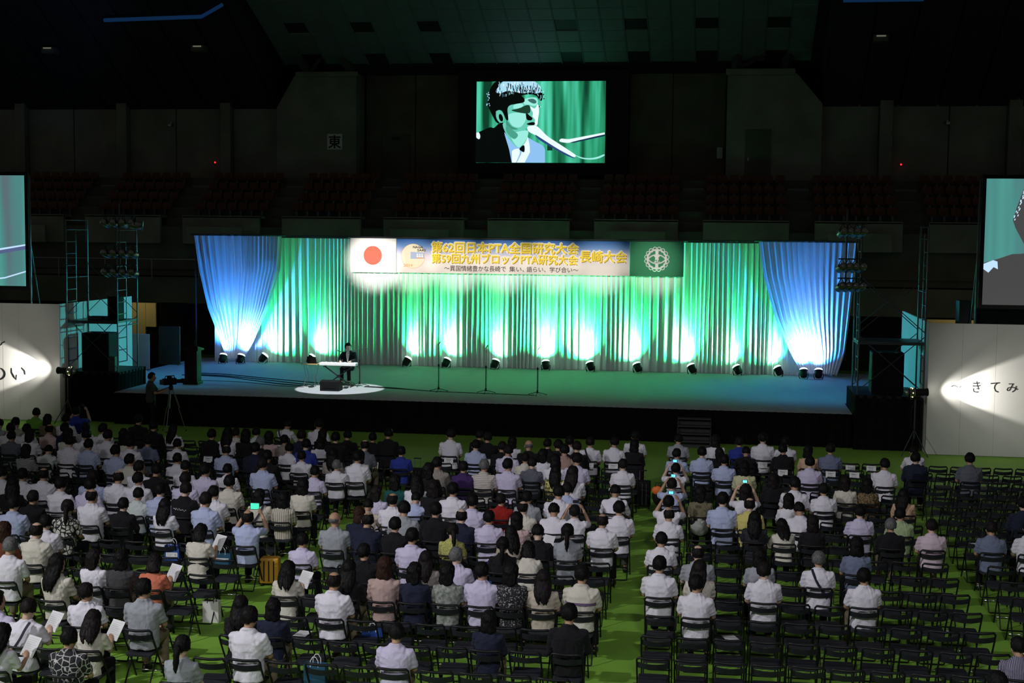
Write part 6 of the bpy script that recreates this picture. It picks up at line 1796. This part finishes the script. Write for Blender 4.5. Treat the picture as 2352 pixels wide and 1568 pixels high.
paper_bag('dark blue paper bag with white label and white handles on a left block chair', -8.30, 22.10, 0.452, 0.28, 0.10, 0.20, 'bag_teal', panel=True)
paper_bag('blue paper bag with white rope handles behind the salmon-topped reader', -9.25, 22.2, 0.452, 0.26, 0.10, 0.26, 'bag_blue', panel=True)
paper_bag('bright blue and white carrier bag between two centre-left rows', -3.50, 21.45, 0.46, 0.20, 0.12, 0.42, 'bag_blue')
paper_bag('blue bag lying on a seat behind the grey-haired man in white', -4.75, 18.52, 0.452, 0.30, 0.12, 0.10, 'bag_blue', rz=8)
paper_bag('blue bag with round white handles on a chair at the bottom edge', -4.95, 16.40, 0.452, 0.28, 0.12, 0.26, 'bag_teal')
for lab, x, Y, z, rz in (('white leaflet lying on an empty seat right of the centre aisle', 0.26, 19.33, 0.46, 20), ('white programme sheet on the seat behind the long-haired reader', -5.75, 18.42, 0.46, -5), ('white papers spread on a chair of the far-right block', 4.75, 26.12, 0.46, 5), ('crumpled white handkerchief on a chair back of the centre-right block', 2.72, 25.25, 0.46, 30)):
    t = thing('paper_sheet', lab, 'paper', (x, Y, z), (R(90), 0, R(rz)), 'papers left on seats'); put('sheet', sheet_me, 'paper', t, local=True); put('printed_lines', print_me, 'print_grey', t, local=True)
def suitcase(lab, x, Y, w, d, h, body, stripe, rz=0):
    t = thing('suitcase', lab, 'suitcase', (x, Y, 0), (0, 0, R(rz)), 'suitcases in the aisles')
    MB().box(-w/2, w/2, -d/2, d/2, 0.05, h, 0.03).build('shell', body, t, local=True)
    for q in (-0.25, 0.0, 0.25): MB().box(w*q-0.012, w*q+0.012, -d/2-0.006, -d/2, 0.09, h-0.05, 0.003).build('rib', stripe, t, local=True)
    for sx_ in (-1, 1):
        for sy_ in (-1, 1): MB().ball((sx_*w*0.38, sy_*d*0.35, 0.028), 0.028, n=8, m=6).build('wheel', 'black_paint', t, local=True)
        MB().tube([(sx_*0.07, d*0.3, h-0.02), (sx_*0.07, d*0.3, h+0.22)], 0.008, 6).build('handle_rod', 'steel', t, local=True)
    MB().tube([(-0.09, d*0.3, h+0.22), (0.09, d*0.3, h+0.22)], 0.014, 6).build('grip', 'black_paint', t, local=True)
suitcase('black rolling suitcase at the right end of the centre-left block by the aisle', -1.62, 30.55, 0.36, 0.24, 0.62, 'speaker_black', 'dark_steel')
suitcase('yellow and black suitcase standing in the left aisle', -7.62, 22.55, 0.34, 0.22, 0.50, 'case_yellow', 'strap_dark', 6)
suitcase('black upright suitcase between the left aisle and the row in front', -6.95, 31.2, 0.30, 0.22, 0.60, 'speaker_black', 'dark_steel')
t = thing('backpack', 'orange and black backpack hanging at the left edge of the centre-right block', 'bag', (-1.22, 29.4, 0.30), group='bags by the centre aisle')
MB().ball((0, 0, 0.22), 0.13, 0.10, 0.22, n=14, m=10).build('body', 'speaker_black', t, local=True, smooth=True)
MB().ball((-0.02, -0.05, 0.34), 0.12, 0.07, 0.10, n=12, m=8).build('top_pocket', 'bag_orange', t, local=True, smooth=True)
MB().tube([(-0.06, -0.08, 0.42), (-0.06, -0.02, 0.50), (0.06, -0.02, 0.50), (0.06, -0.08, 0.42)], 0.012, 6).build('strap', 'strap_dark', t, local=True)
t = thing('plastic_bag', 'clear plastic bag slumped on a chair behind the olive-topped person', 'bag', (-0.28, 26.0, 0.46), group='bags by the centre aisle')
pb = MB(); pb.ball((0, 0, 0.12), 0.17, 0.13, 0.15, n=20, m=12)
pb.v = [tuple(Vector(q)*(1+0.18*noise.noise(Vector(q)*16))) for q in pb.v]; pb.build('bag', 'plastic', t, local=True)
pb = MB(); pb.ball((0, 0, 0.27), 0.05, 0.04, 0.06, n=10, m=6); pb.build('knot', 'plastic', t, local=True)
t = thing('umbrella', 'white umbrella handle hooked over a centre-left chair back', 'umbrella', (-2.05, 27.6, 0.4))
MB().tube([(0, 0, 0.0), (0, 0, 0.52), (-0.015, 0, 0.57), (-0.05, 0, 0.59), (-0.085, 0, 0.57), (-0.095, 0, 0.53)], 0.010, 8).build('handle', 'cord_white', t, local=True)
MB().tube([(0, 0, -0.35), (0, 0, -0.1), (0, 0, 0.05)], [0.012, 0.035, 0.02], 10).build('folded_canopy', 'bag_white', t, local=True)
